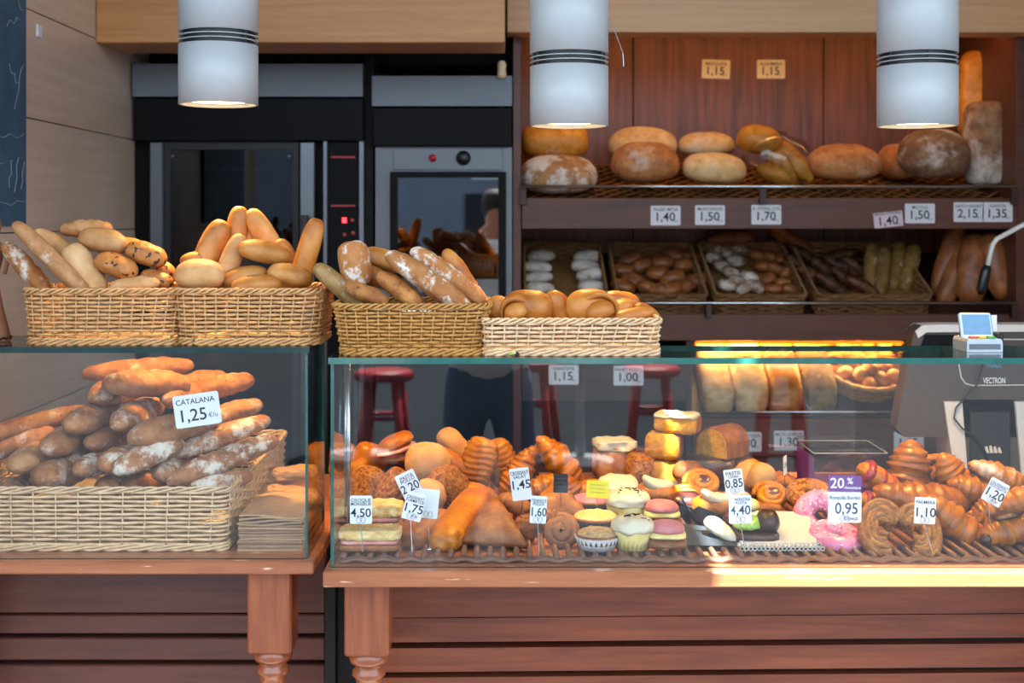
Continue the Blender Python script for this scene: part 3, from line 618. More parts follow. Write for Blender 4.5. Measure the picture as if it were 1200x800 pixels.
for a in [
 ('floury loaf lying on top of the pile, its tip glowing orange', 162, 434, 2.98, 128, 32, 3, 20),
 ('plump loaf end just below the topmost floury loaf', 172, 451, 2.84, 105, 42, -6, 35),
 ('pointed loaf end at the upper left of the pile', 122, 464, 2.84, 150, 42, 15, 62),
 ('broad floury loaf end left of the pile centre', 94, 496, 2.76, 150, 44, 18, 60),
 ('orange-brown loaf end with a floury rim in the pile centre', 147, 494, 2.76, 150, 40, 28, 62, 'catalana_floury'),
 ('round floury loaf end left of the white price card', 205, 468, 2.86, 120, 36, 14, 52),
 ('wide loaf end below the white price card', 203, 503, 2.74, 115, 44, 8, 45),
 ('long crackled loaf sticking out at the far left', 42, 497, 2.90, 125, 30, 14, 15, 'rustic'),
 ('grey-brown loaf in the shade at the far left', 20, 522, 2.84, 90, 28, 22, 20),
 ('shaded loaf end beneath the broad floury loaf', 66, 523, 2.74, 130, 42, 20, 60),
 ('small loaf end wedged in the middle of the pile', 116, 518, 2.78, 130, 38, 16, 62),
 ('smooth loaf end with a spiral tip at the left edge', 28, 543, 2.72, 130, 42, 25, 62, 'baguette'),
 ('plump floury loaf end at the lower left by the basket rim', 58, 559, 2.70, 120, 46, 10, 60),
 ('loaf end crusted white with flour near the basket rim', 101, 549, 2.70, 120, 36, 20, 58, 'catalana_floury'),
 ('flour-blotched loaf end at the lower middle of the pile', 134, 543, 2.68, 110, 42, 12, 55, 'catalana_floury'),
 ('flour-spotted loaf slanting up right in the pile', 174, 535, 2.68, 92, 36, 20, 40, 'catalana_floury'),
 ('long floury loaf second from the bottom on the right', 258, 513, 2.80, 128, 33, 17, 30, 'catalana_floury'),
 ('long bottom loaf on the right with white flour bands', 262, 540, 2.74, 138, 36, 19, 25, 'catalana_floury'),
 ('dull loaf end low in the pile under the long loaf', 196, 553, 2.72, 100, 40, 14, 55),
 ('shaded loaf just over the basket rim at the middle', 126, 572, 2.74, 100, 34, 5, 50),
 ('shaded loaf over the basket rim right of the middle', 160, 570, 2.76, 100, 34, 5, 50),
 ('shaded loaf over the basket rim at the far left', 16, 574, 2.74, 100, 34, 8, 50),
 ('floury loaf low at the right end of the basket', 258, 566, 2.72, 80, 30, 8, 35, 'catalana_floury'),
 ('shaded loaf end filling the gap left of the pile middle', 86, 541, 2.80, 110, 36, 12, 56),
 ('shaded loaf end low at the right of the pile middle', 214, 572, 2.80, 100, 36, 8, 52),
 ('orange-lit loaf just behind the topmost loaf', 222, 448, 3.02, 90, 30, 5, 20, 'rustic'),
 ('orange-lit loaf to the upper right of the price card', 252, 456, 3.00, 95, 34, 12, 25, 'rustic'),
 ('orange-tipped loaf right of the price card', 263, 487, 2.95, 95, 32, 14, 30),
]: cat_(*a)

# ------------------------------------------------------------------ four baskets on the glass tops
gl = GZL+.0005
def top_basket(name, label, x0, x1, b0, b1, yr, Df, zt, mat, dt, rows=13, **k):
    """basket standing on a glass top: rim and base spans in pixels at its front face"""
    wt = (x1-x0)*S(Df); wb = (b1-b0)*S(Df); h = Z(yr, Df)-zt
    return basket(name, label, (X((x0+x1)/2, Df), Df+dt/2, zt+.0005), wt, dt, wb, dt-.03, h, mat, rows=rows, group='wicker baskets', **k)
top_basket('bread_basket', 'flared wicker basket of mixed rolls at the far left on the glass', 22, 206, 34, 208, 342, 2.56, GZL, 'wicker', .235)
top_basket('bread_basket', 'flared wicker basket of smooth golden breads on the left glass', 200, 376, 209, 372, 342, 2.56, GZL, 'wicker', .235)
top_basket('bread_basket', 'flared golden wicker basket of floury rustic loaves on the right glass', 389, 573, 400, 566, 360, 2.485, GZR, 'wicker_gold', .22)
top_basket('bread_basket', 'low pale wicker tray of brioche with a wooden band at its foot', 567, 774, 569, 772, 377, 2.485, GZR, 'wicker_pale', .21, rows=8, r=.016, band=(.008, .021))

G1 = 'rolls in the far left basket'
B('bread_loaf', 'narrow loaf white with flour at the left end of the far left basket', 32, 318, 2.64, 86, 30, -52, 10, 'floury', group=G1, p=2.8, slash=3)
B('baguette', 'smooth pale baguette leaning left out of the far left basket', 62, 307, 2.60, 128, 28, -46, 5, 'baguette', group=G1, p=3.2, noi=.03)
B('bread_roll', 'knobbly pale roll behind the leaning baguette', 66, 289, 2.70, 62, 30, -35, 15, 'golden_pale', group=G1, noi=.16)
B('bread_roll', 'knobbly golden roll right of the leaning baguette', 100, 318, 2.63, 72, 34, -58, 5, 'golden_pale', group=G1, noi=.14, p=3)
B('bread_roll', 'crinkled flat roll on top of the far left basket', 101, 269, 2.72, 60, 27, 2, 10, 'golden_pale', group=G1, noi=.14, slash=3, sdep=.12)
B('bread_roll', 'seeded oval roll near the top of the far left basket', 121, 284, 2.66, 58, 40, -12, 8, 'golden_pale', group=G1, noi=.06)
B('bun', 'dark chocolate chip bun nearer the middle of the far left basket', 136, 313, 2.62, 52, 37, -20, 5, 'choc_chip', group=G1, noi=.06)
B('bun', 'dark chocolate chip bun at the upper right of the far left basket', 171, 299, 2.65, 50, 36, -20, 5, 'choc_chip', group=G1, noi=.06)
B('bread_roll', 'little orange-lit roll between the two chocolate chip buns', 153, 287, 2.71, 30, 20, -10, 0, 'golden', group=G1)
B('bread_roll', 'crinkled roll low at the right rim of the far left basket', 158, 335, 2.61, 58, 26, 6, 5, 'golden_pale', group=G1, noi=.15)
B('bun', 'small chocolate chip bun by the right rim of the far left basket', 184, 328, 2.64, 40, 26, -18, 5, 'choc_chip', group=G1)
B('bun', 'small chocolate chip bun half hidden at the right end of the far left basket', 193, 320, 2.70, 26, 30, -50, 5, 'choc_chip', group=G1)
G2 = 'smooth golden breads in the second basket'
B('bun', 'large round pale-topped bun at the left of the second basket', 234, 324, 2.62, 58, 44, 0, 0, 'golden_pale', group=G2, noi=.02, Hf=.95)
B('bread_roll', 'small roll behind the large round bun', 228, 304, 2.70, 34, 22, 10, 0, 'golden', group=G2, noi=.02)
B('baguette', 'wide soft baguette standing at the left of the second basket', 248, 288, 2.71, 66, 31, 66, 8, 'golden', group=G2, p=2.6, noi=.02)
B('baguette', 'tallest soft baguette standing in the second basket', 276, 278, 2.74, 74, 26, 82, 5, 'golden', group=G2, p=3, noi=.02)
B('baguette', 'slim matte baguette in front of the tallest one', 270, 306, 2.67, 68, 25, 68, 5, 'golden_pale', group=G2, p=2.8, noi=.02)
B('baguette', 'narrow orange-lit baguette between the tallest ones', 292, 272, 2.76, 50, 20, 88, 0, 'golden', group=G2, p=3, noi=.02)
B('baguette', 'orange-lit baguette tilted left at the back of the second basket', 309, 274, 2.75, 66, 27, -58, 5, 'golden', group=G2, p=2.8, noi=.02)
B('bun', 'smooth oval bun lying on top in the second basket', 310, 297, 2.65, 62, 36, -12, 8, 'golden', group=G2, noi=.02)
B('bread_roll', 'roll half hidden behind the oval bun', 336, 302, 2.71, 48, 24, -65, 5, 'golden', group=G2, noi=.02)
B('baguette', 'long orange baguette leaning right out of the second basket', 359, 300, 2.68, 92, 26, 74, 5, 'golden_rich', group=G2, p=3.2, noi=.02)
B('bun', 'tawny bun beside the long orange baguette', 340, 324, 2.62, 54, 36, -12, 0, 'golden', group=G2, noi=.02)
B('bun', 'tawny bun half buried behind the front bun', 287, 326, 2.65, 56, 34, 10, 5, 'golden', group=G2, noi=.02)
B('bun', 'smooth bun low at the front rim of the second basket', 301, 335, 2.60, 60, 32, 5, 0, 'golden', group=G2, noi=.02)
G3 = 'rustic loaves in the third basket'
B('baguette', 'olive-brown baguette hanging out left of the third basket', 400, 339, 2.57, 84, 30, -42, 8, 'olive', group=G3, p=3.2, noi=.03)
B('bread_loaf', 'stubby floury loaf standing up at the left of the third basket', 416, 309, 2.58, 54, 38, -80, 5, 'floury', group=G3, p=3.2)
B('bread_loaf', 'curved golden loaf behind the stubby floury loaf', 450, 306, 2.66, 58, 34, -18, 12, 'golden', group=G3, noi=.06)
B('bread_roll', 'seed-specked roll at the front rim of the third basket', 429, 345, 2.53, 56, 27, -22, 5, 'rustic', group=G3, noi=.08)
B('bread_loaf', 'dark loaf in the shade behind the seeded roll', 440, 326, 2.62, 56, 30, -25, 10, 'rustic', group=G3)
B('bread_loaf', 'brown seeded loaf with a pointed end at the middle of the third basket', 468, 341, 2.55, 66, 32, -38, 10, 'rustic', group=G3, noi=.08)
B('bread_loaf', 'long floury loaf slanting across the front of the third basket', 502, 332, 2.54, 122, 36, -35, 5, 'floury', group=G3, p=2.8, noi=.08, slash=4)
B('bread_loaf', 'long floury loaf slanting behind the front one', 526, 326, 2.61, 112, 34, -37, 5, 'floury', group=G3, p=2.6, noi=.1, slash=4)
B('bread_loaf', 'orange-lit loaf at the back right of the third basket', 542, 326, 2.67, 80, 24, -58, 5, 'golden_rich', group=G3, noi=.08)
G4 = 'brioches in the low wicker tray'
def brioche(label, px, py, D, W, H, knob, ang=0, mat='golden_rich'):
    _seed[0] += 1; s = S(D)
    t = thing('brioche', label, 'brioche', P(px, py, D), G4)
    blob(W*s, W*s*.8, H*s, seed=_seed[0], noi=.03, flat=.9).build('body', mat, t, True)
    k = blob(knob*s, knob*s*.9, knob*s*.8, seed=_seed[0]+1, noi=.03, bend=.5).build('knob', mat, t, True)
    k.location = (ang*s, -W*s*.34, -3*s); k.rotation_euler = (.3, -.3, 0)
    r = MB().tube([((ang+knob*.62*math.cos(a*.30-.6))*s, -W*s*.36+.010*abs(math.cos(a*.30-.6))**2, (-3+knob*.62*math.sin(a*.30-.6))*s) for a in range(15)], [(1.2+2.6*math.sin(pi*a/14))*s for a in range(15)], 8).build('coil_ridge', mat, t, True)
    return t
brioche('big coiled brioche at the left of the low tray, knob to its left', 618, 361, 2.56, 60, 44, 26, -14)
brioche('big coiled brioche at the middle of the low tray', 692, 360, 2.56, 58, 44, 32, 10)
B('bun', 'small brioche end at the far left of the low tray', 586, 362, 2.58, 30, 34, 60, 10, 'golden', group=G4)
B('bun', 'tilted brioche between the two big coiled ones', 655, 361, 2.58, 46, 30, -55, 10, 'golden_rich', group=G4)
B('bun', 'orange brioche behind the middle coiled one', 728, 352, 2.64, 44, 26, -10, 5, 'golden_rich', group=G4)
B('bun', 'curved brioche right of the middle coiled one', 722, 364, 2.60, 44, 26, 25, 5, 'golden_rich', group=G4, bend=.6)
B('bun', 'slim brioche lying low at the right end of the tray', 738, 371, 2.55, 60, 24, 12, 5, 'golden_rich', group=G4)
B('bun', 'plump brioche at the far right end of the tray', 758, 368, 2.60, 36, 24, -35, 5, 'golden_rich', group=G4)
cz = thing('candy', 'tiny wrapped candy on the wooden band of the low wicker tray', 'candy', P(602, 415, 2.482))
for dx, mt in ((-.006, 'kiwi'), (0, 'cream_yellow'), (.006, 'blue_paper')): blob(.010, .010, .009, n=8, m=8, seed=1).build('wrapper', mt, cz, True).location = (dx, 0, .002*(dx == 0))

# ------------------------------------------------------------------ big loaves on the upper rack
G5 = 'big loaves on the upper rack'
def L5(label, px, py, D, L, W, mat, ang=0, yaw=0, roll=14, Hf=.9, **k):
    return B('bread_loaf', label, px, py, D, L, W, ang, yaw, mat, Hf, roll, G5, **k)
L5('square-shouldered golden loaf stacked on the cracked white loaf', 650, 167, 4.60, 78, 56, 'round_gold', p=4, q=2.6, Hf=.78, noi=.03)
L5('round loaf with cracked white floury crust at the left of the rack', 654, 207, 4.42, 92, 74, 'cracked', Hf=.70, p=2.3)
L5('floury round loaf at the back behind the smooth brown round loaf', 753, 171, 4.62, 80, 60, 'round_pale', Hf=.75)
L5('smooth brown round loaf, second from the left at the front of the rack', 756, 193, 4.42, 80, 64, 'round_brown', Hf=.85, p=2.3)
L5('pale oval loaf at the back behind the other pale loaf', 828, 171, 4.62, 66, 46, 'round_pale', Hf=.72)
L5('pale oval loaf at the front beside the bag of rolls', 837, 199, 4.42, 74, 52, 'round_pale', Hf=.78, p=2.6, ang=-4)
L5('wide cracked pale-brown loaf right of the bag of rolls', 989, 193, 4.44, 88, 64, 'round_brown', Hf=.76, p=2.3)
L5('brown loaf half hidden behind the large floury boule', 1052, 192, 4.58, 46, 62, 'round_brown', Hf=.75)
L5('large round floury boule under the right pendant lamp', 1094, 184, 4.43, 82, 76, 'dark_rye', Hf=.86)
L5('tall floury loaf standing on end at the back right', 1143, 112, 4.66, 104, 42, 'round_gold', ang=88, roll=0, Hf=.8, p=4, q=3)
L5('tall grey-floured loaf standing on end at the far right', 1155, 168, 4.48, 98, 50, 'dark_rye', ang=90, roll=0, Hf=.8, p=5, q=3.2)
bg_ = thing('bag_of_rolls', 'clear plastic bag of golden rolls with a twisted top on the rack', 'bag', P(912, 190, 4.45), G5)
s = S(4.45)
for (px, py, L, W, a, y) in ((889, 166, 52, 44, -8, 0), (931, 190, 62, 28, -52, -10), (908, 205, 46, 28, -20, 0), (918, 196, 52, 26, -58, 10)):
    _seed[0] += 1; o = blob(L*s, W*s, W*s*.9, seed=_seed[0], noi=.02).build('roll', 'round_gold', bg_, True)
    o.matrix_basis = Matrix.Translation(P(px, py, 4.45)-P(912, 190, 4.45)) @ basis(a, y).to_4x4()
m = blob(80*s, 62*s, 66*s, p=2.8, noi=.12, nf=4, seed=5); o = m.build('bag', 'plastic', bg_, True); o.location = (-2*s, 0, 2*s); o.rotation_euler = (0, .35, 0)
mm = MB()
for i in range(9):
    a = 2*pi*i/9; mm.add([(0, 0, 0), (.035*math.cos(a), .035*math.sin(a), .03+.012*math.sin(i*2.2)), (.03*math.cos(a+.5), .03*math.sin(a+.5), .03+.01*math.cos(i*1.7))], [(0, 1, 2)])
o = mm.build('bag_twist', 'plastic', bg_); o.location = P(912, 158, 4.43)-P(912, 190, 4.45); o.rotation_euler = (0, .5, 0)

# ------------------------------------------------------------------ shallow baskets and buns on the middle shelf
def Dt2(py, lift=.03):
    return (EYE-(ZF2+lift)+SL2*4.35)/(SL2+(py-255)/FPX)
tl = math.atan(SL2)
def shelf_basket(label, x0, x1, mat='wicker_dark'):
    Df = 4.345; wt = (x1-x0)*S(Df)
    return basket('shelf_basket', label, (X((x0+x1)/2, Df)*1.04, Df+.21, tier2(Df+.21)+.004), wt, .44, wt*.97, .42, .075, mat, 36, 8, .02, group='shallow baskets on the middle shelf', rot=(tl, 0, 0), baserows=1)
shelf_basket('shallow wicker basket with two stacks of sugared rolls at the left', 612, 708)
shelf_basket('shallow wicker basket of glossy brown buns, second from the left', 716, 820)
shelf_basket('shallow wicker basket of sugared and brown buns, third from the left', 826, 932)
shelf_basket('wide shallow wicker basket of dark pastries and grain loaves', 940, 1074)
ORD = ('first', 'second', 'third', 'fourth', 'fifth', 'sixth', 'seventh', 'eighth')
def places(pts, rows=3):
    """row and place words for things lying in a basket, by where they stand"""
    order = sorted(range(len(pts)), key=lambda i: pts[i][1]); out = [''] * len(pts); names = ('back', 'middle', 'front') if rows == 3 else ('back', 'second', 'third', 'front')
    n = len(pts)
    for r in range(rows):
        row = sorted(order[r*n//rows:(r+1)*n//rows], key=lambda i: pts[i][0])
        for k, i in enumerate(row): out[i] = names[r]+' row, '+ORD[k]+' from left'
    return out
STK = ('topmost', 'second from the top', 'third from the top', 'lowest')
GS = 'sugared rolls stacked on the middle shelf'
for i, (px, py) in enumerate(((634, 299), (630, 312), (631, 324), (633, 336))):
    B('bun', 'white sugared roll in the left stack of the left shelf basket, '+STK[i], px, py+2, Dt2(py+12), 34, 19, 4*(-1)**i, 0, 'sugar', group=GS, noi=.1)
for i, (px, py) in enumerate(((689, 300), (686, 311), (692, 321), (693, 335))):
    B('bun', 'white sugared roll in the right stack of the left shelf basket, '+STK[i], px, py+2, Dt2(py+12), 34, 22, 5*(-1)**i, 0, 'sugar', group=GS, noi=.1)
GB = 'glossy brown buns in the second shelf basket'
pts_ = ((738, 306), (730, 318), (752, 312), (742, 330), (730, 336), (775, 308), (790, 300), (772, 322), (803, 312), (788, 326), (776, 340), (760, 339), (800, 338), (815, 330), (812, 304), (786, 341))
for (px, py), pl_ in zip(pts_, places(pts_)):
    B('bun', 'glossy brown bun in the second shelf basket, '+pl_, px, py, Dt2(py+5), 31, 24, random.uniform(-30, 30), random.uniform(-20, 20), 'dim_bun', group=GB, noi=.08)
GW = 'buns in the third shelf basket'
pts_ = ((847, 296), (866, 293), (836, 304), (862, 307), (846, 313), (856, 320), (864, 330), (878, 326), (852, 335), (885, 336), (873, 338), (843, 286))
for (px, py), pl_ in zip(pts_, places(pts_)):
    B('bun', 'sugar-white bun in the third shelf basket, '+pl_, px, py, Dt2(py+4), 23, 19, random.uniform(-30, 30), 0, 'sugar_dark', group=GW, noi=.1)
pts_ = ((888, 300), (903, 302), (917, 305), (895, 313), (909, 316), (923, 320), (900, 328), (918, 332), (906, 339), (925, 340), (892, 290), (908, 291))
for (px, py), pl_ in zip(pts_, places(pts_)):
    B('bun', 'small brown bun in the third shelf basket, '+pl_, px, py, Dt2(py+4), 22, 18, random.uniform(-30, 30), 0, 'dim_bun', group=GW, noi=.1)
GD = 'dark pastries in the wide shelf basket'
pts_ = ((945, 302, -35), (968, 318, -38), (955, 326, -30), (985, 300, 10), (975, 335, -35), (993, 330, -40), (1005, 315, -35), (1010, 336, -30), (938, 314, -40), (988, 314, -25))
for (px, py, a), pl_ in zip(pts_, places(pts_)):
    B('pastry', 'slashed dark pastry in the wide shelf basket, '+pl_, px, py, Dt2(py+4), 48, 20, a, 0, 'dark_pastry', group=GD, slash=3, noi=.08)
for i, (px, py) in enumerate(((1022, 315), (1034, 318), (1050, 312), (1066, 314))):
    B('bread_loaf', ('grain loaf standing in the wide shelf basket, leftmost of four', 'grain loaf standing in the wide shelf basket, second of four', 'grain loaf standing in the wide shelf basket, third of four', 'grain loaf standing in the wide shelf basket, rightmost of four')[i], px, py, Dt2(py+15), 64, 20, 80-4*i, 25, 'grain', group='grain loaves in the wide shelf basket', p=3, slash=5, sdep=.1)
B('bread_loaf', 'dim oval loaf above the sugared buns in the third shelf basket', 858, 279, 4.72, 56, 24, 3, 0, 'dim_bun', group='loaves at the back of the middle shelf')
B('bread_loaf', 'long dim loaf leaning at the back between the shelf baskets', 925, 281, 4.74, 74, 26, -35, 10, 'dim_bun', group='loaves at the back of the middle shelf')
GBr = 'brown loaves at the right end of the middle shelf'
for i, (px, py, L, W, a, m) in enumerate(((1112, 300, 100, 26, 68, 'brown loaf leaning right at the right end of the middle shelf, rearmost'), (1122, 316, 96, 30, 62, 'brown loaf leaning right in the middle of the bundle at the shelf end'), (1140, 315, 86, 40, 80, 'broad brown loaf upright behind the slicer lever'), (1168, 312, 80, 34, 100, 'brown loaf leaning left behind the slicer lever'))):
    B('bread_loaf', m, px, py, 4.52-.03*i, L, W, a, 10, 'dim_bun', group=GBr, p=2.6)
# slicer lever reaching in from the right wall
sl = thing('slicer_lever', 'bent steel lever with black grip hanging at the right of the shelves', 'lever', (0, 0, 0))
D = 3.55
MB().tube([P(1262, 236, D), P(1200, 263, D), P(1168, 280, D), P(1163, 287, D), P(1156, 316, D)], .010, 8, sq=.7).build('arm', 'pale_grey', sl, True)
MB().tube([P(1157, 311, D), P(1155, 318, D), P(1150, 340, D), P(1149, 345, D)], [.011, .0145, .0145, .008], 10).build('grip', 'black_plastic', sl, True)
MB().tube([P(1262, 236, D), Vector((1.798, D, Z(236, D)))], .012, 8).build('wall_mount', 'steel_soft', sl, True)

# ------------------------------------------------------------------ tin loaves and round basket on the lower shelf
GT = 'tin loaves on the lower shelf'
t3 = -math.degrees(math.atan(SL3))
def tin(label, px, py, W, L, mat, Dc=4.46):
    _seed[0] += 1; s = S(Dc)
    o = blob(L*s, W*s, W*s*.95, p=7, q=4.5, n=24, m=24, noi=.02, seed=_seed[0], flat=1).build('tin_loaf', mat, None, True)
    z = tier3(Dc)+W*s*.46
    o.location = (X(px, Dc), Dc, z); o.rotation_euler = (0, -math.atan(SL3), pi/2)   # long axis runs back up the slope
    return tag(o, label, 'loaf', GT)
tin('pale smooth tin loaf at the left end of the lower shelf', 833, 440, 37, 150, 'round_pale')
tin('pale smooth tin loaf second from the left on the lower shelf', 870, 440, 41, 150, 'round_pale')
tin('golden shiny-topped tin loaf third on the lower shelf', 909, 440, 41, 150, 'golden')
tin('grainy tin loaf, rightmost of the four on the lower shelf', 948, 440, 40, 150, 'grain')
Dr = 4.45
rb = thing('round_basket', 'round golden basket of small buns on the lower shelf', 'basket', (X(1012, Dr), Dr, tier3(Dr)+.02)); rb.rotation_euler = (math.atan(SL3), 0, 0)
R = 53*S(Dr)
for j in range(7):
    q = MB(); f = j/6; r = R*(.82+.18*f)
    q.tube([((r+.002*math.cos(i*pi+j*pi))*math.cos(2*pi*i/48), (r+.002*math.cos(i*pi+j*pi))*math.sin(2*pi*i/48), -.01+.07*f) for i in range(48)], .006 if j < 6 else .010, 6, True); q.build('coil' if j < 6 else 'rim', 'wicker_gold', rb, True)
MB().lathe([(0, -.012), (R*.82, -.012), (R*.82, -.006), (0, -.006)], 32).build('bottom', 'wicker_gold', rb)
random.seed(11)
pl4 = places([(R*.76*math.sqrt((i+.5)/20)*math.cos(i*2.4), -R*.76*math.sqrt((i+.5)/20)*math.sin(i*2.4)) for i in range(20)])
for i in range(20):
    a = i*2.4; r = R*.76*math.sqrt((i+.5)/20)
    loc = rb.matrix_basis @ Vector((r*math.cos(a), r*math.sin(a), .045))
    _seed[0] += 1
    o = blob(.062, .052, .046, seed=_seed[0], noi=.06, n=14, m=12).build('bun', 'golden', None, True)
    o.matrix_basis = Matrix.Translation((X(1012, Dr), Dr, tier3(Dr)+.02)) @ Matrix.Rotation(math.atan(SL3), 4, 'X') @ Matrix.Translation((r*math.cos(a), r*math.sin(a), .05+random.uniform(-.008, .012))) @ Matrix.Rotation(a, 4, 'Z')
    tag(o, 'small golden bun in the round basket, '+pl4[i], 'bun', 'buns in the round basket')

# ------------------------------------------------------------------ cash register and card terminal
D = 3.30
cr = thing('cash_register', 'dark touch-screen cash register seen from behind with pale rim and stand', 'cash register', (0, 0, 0))
def pp(x, y, d=D): return (X(x, d), Z(y, d))
MB().prism([pp(*q) for q in ((1050, 502), (1072, 386), (1080, 381), (1262, 381), (1270, 500), (1258, 512), (1060, 512))], D, D+.06).build('housing', 'dark_grey', cr)
MB().prism([pp(*q) for q in ((1072, 388), (1080, 381), (1100, 380), (1262, 380), (1262, 388), (1085, 389), (1075, 396))], D-.006, D+.07).build('top_rim', 'pale_grey', cr)
MB().prism([pp(*q) for q in ((1084, 392), (1120, 392), (1119, 408), (1078, 408))], D-.005, D).build('corner_inset', 'oven_black', cr)
fr = [(1119, 402), (1122, 399), (1128, 397.5), (1262, 397.5), (1262, 450), (1140, 451.5), (1131, 449), (1126, 442)]
MB().tube([Vector((X(a, D), D-.002, Z(b, D))) for a, b in fr], .0018, 5, True).build('outline_trim', 'pale_grey', cr)
q = MB(); q.prism([pp(1105, 470), pp(1126, 470), pp(1133, 560), pp(1118, 560)], D-.01, D+.11).build('stand_leg', 'pale_grey', cr)
q = MB(); q.prism([pp(1188, 470), pp(1212, 470), pp(1216, 560), pp(1196, 560)], D-.01, D+.11).build('stand_leg', 'pale_grey', cr)
MB().prism([pp(1126, 468), pp(1188, 468), pp(1196, 560), pp(1133, 560)], D, D+.10).build('stand_body', 'dark_grey', cr)
q = MB(); q.box(X(1136, D), X(1183, D), D-.006, D, Z(556, D), Z(482, D), .002).build('stand_panel', 'oven_dark', cr)
for i in range(4): MB().prism([pp(1154+i*5, 530), pp(1153+i*5, 522+abs(i-1)), pp(1155.5+i*5, 521+abs(i-1)), pp(1158+i*5, 530)], D-.0075, D-.006).build('emblem_bar', 'pale_grey', cr)
MB().tube([P(1153, 405, D-.03), P(1152, 425, D-.02), P(1145, 450, D-.012), P(1120, 478, D-.018), P(1118, 490, D-.02), P(1128, 502, D-.02), P(1142, 512, D-.014), P(1155, 530, D-.012), P(1162, 556, D-.012)], .0025, 6).build('cable', 'black_plastic', cr, True)
ct = thing('card_terminal', 'silver card payment terminal on the glass top before the register', 'card terminal', (X(1153, 2.575), 2.60, GZR+.0005))
MB().prism([(-.036, 0), (.036, 0), (.036, .020), (.033, .026), (-.033, .026), (-.036, .020)], -.03, .05).build('base', 'silver', ct)
MB().box(-.031, .031, -.032, -.030, .005, .016).build('slot', 'steel', ct)
hd = MB().box(-.033, .033, 0, .012, 0, .055, .003).build('screen_housing', 'silver', ct); hd.location = (0, .006, .024); hd.rotation_euler = (-.35, 0, 0)
MB().box(-.028, .028, -.0015, 0, .008, .050).build('screen', 'screen_blue', hd)
for i, (dx, mt) in enumerate(((-.018, 'key_red'), (0, 'key_yellow'), (.018, 'key_green'))): MB().box(dx-.007, dx+.007, -.022, -.006, .026, .0305, .001).build('key', mt, ct)
MB().box(.036, .046, -.01, .03, .012, .036, .002).build('side_grip', 'black_plastic', ct)
tag(MB().box(X(1140, 2.66), X(1168, 2.66), 2.659, 2.660, GZR+.0008, Z(369, 2.66)).build('receipt_slip', 'card'), 'white paper slip standing behind the card terminal', 'paper')

# ------------------------------------------------------------------ paper bags beside the loaf basket in the left counter
pbs = thing('paper_bag_stack', 'stack of flat brown paper bags beside the loaf basket', 'paper bags', (X(318, 2.62), 2.72, .9205))
random.seed(3); z = 0
for i in range(16):
    th = .0045; ox, oy = random.uniform(-.003, .003), random.uniform(-.004, .004); hw = .066
    v = []; nx = 8
    for yy in (-.11+oy, .11+oy):
        for zz_ in (0, th*.8):
            for k in range(nx+1):
                f = k/nx; v.append((-hw+ox+2*hw*f, yy, z+zz_+(.0035 if i > 11 else .001)*math.sin(f*5+i*1.3)*(i/16)))
    n1 = nx+1; fs = []
    for k in range(nx): fs += [(k, k+1, n1+k+1, n1+k), (2*n1+k, 3*n1+k, 3*n1+k+1, 2*n1+k+1), (k, 2*n1+k, 2*n1+k+1, k+1), (n1+k, n1+k+1, 3*n1+k+1, 3*n1+k)]
    fs += [(0, n1, 3*n1, 2*n1), (nx, 2*n1+nx, 3*n1+nx, n1+nx)]
    mb = MB(); mb.add(v, fs); mb.build('paper_bag', 'paper_kraft' if i > 13 or i % 5 == 0 else 'paper_brown', pbs); z += th
GP = 'filled paper bags behind the paper stack'
def pbag(label, px, py, D, L, W, a, yaw):
    _seed[0] += 1; s = S(D)
    o = blob(L*s, W*s, W*s*.6, p=5, q=3, noi=.16, nf=5, seed=_seed[0], n=20, m=20).build('paper_parcel', 'paper_kraft', None); put(o, px, py, D, a, yaw); return tag(o, label, 'paper bag', GP)
pbag('crumpled brown paper parcel lying behind the stack of paper bags', 338, 580, 3.0, 70, 34, -6, 10)
pbag('crumpled brown paper parcel on top of the rear one', 335, 556, 3.08, 74, 30, 4, 15)

# ------------------------------------------------------------------ wicker mat under the pastries
FZ = .937                                            # top of the mat
mat_ = thing('twig_mat', 'brown mat of round twigs lining the floor of the pastry counter', 'mat', (0, 0, .9255))
tw = MB().tube([(0, 2.52+k*.12, .0055+.0008*math.sin(k*2.1)) for k in range(7)], [.0062, .0055, .006, .0052, .006, .0055, .005], 7).mesh('twig', 'twig', True)
for i in range(62):
    o = bpy.data.objects.new('twig', tw); C.objects.link(o); o.parent = mat_; o.location = (-.315+i*.0262, .006*math.sin(i*1.9), 0)
for y in (2.50, 2.512, 3.27): MB().tube([(-.32+i*.0131, y, .0055+.003*math.sin(i*pi/2+y*9)) for i in range(125)], .0048, 6).build('binding_twig', 'twig', mat_, True)
def F(yb): return FPX*(EYE-FZ)/(yb-255)
def fl(px, yb): D = F(yb); return Vector((X(px, D), D, FZ))
def B2(name, label, a, b, W, mat, group=None, Hf=.8, cat=None, **k):
    """loaf between two points given as (pixel x, pixel y, distance)"""
    A, Bv = P(*a), P(*b); d = Bv-A; L = d.length; D = (a[2]+b[2])/2; s = S(D); _seed[0] += 1
    o = blob(L, W*s, W*s*Hf, seed=_seed[0], **k).build(name, mat, None, True)
    d.normalize(); up = Vector((0, 0, 1)) if abs(d.z) < .85 else Vector((0, -1, .2)); z = (up-d*up.dot(d)).normalized()
    o.matrix_basis = Matrix.Translation((A+Bv)/2) @ Matrix((d, z.cross(d), z)).transposed().to_4x4()
    return tag(o, label, cat or CAT.get(name, 'pastry'), group)
def part(mb, name, mat, t, smooth=True, kind=None): return mb.build(name, mat, t, smooth, kind)
def sq(L, W, H, seed, noi=.03, p=6, q=4.5): return blob(L, W, H, p=p, q=q, noi=noi, nf=4, seed=seed, n=18, m=20, flat=1)

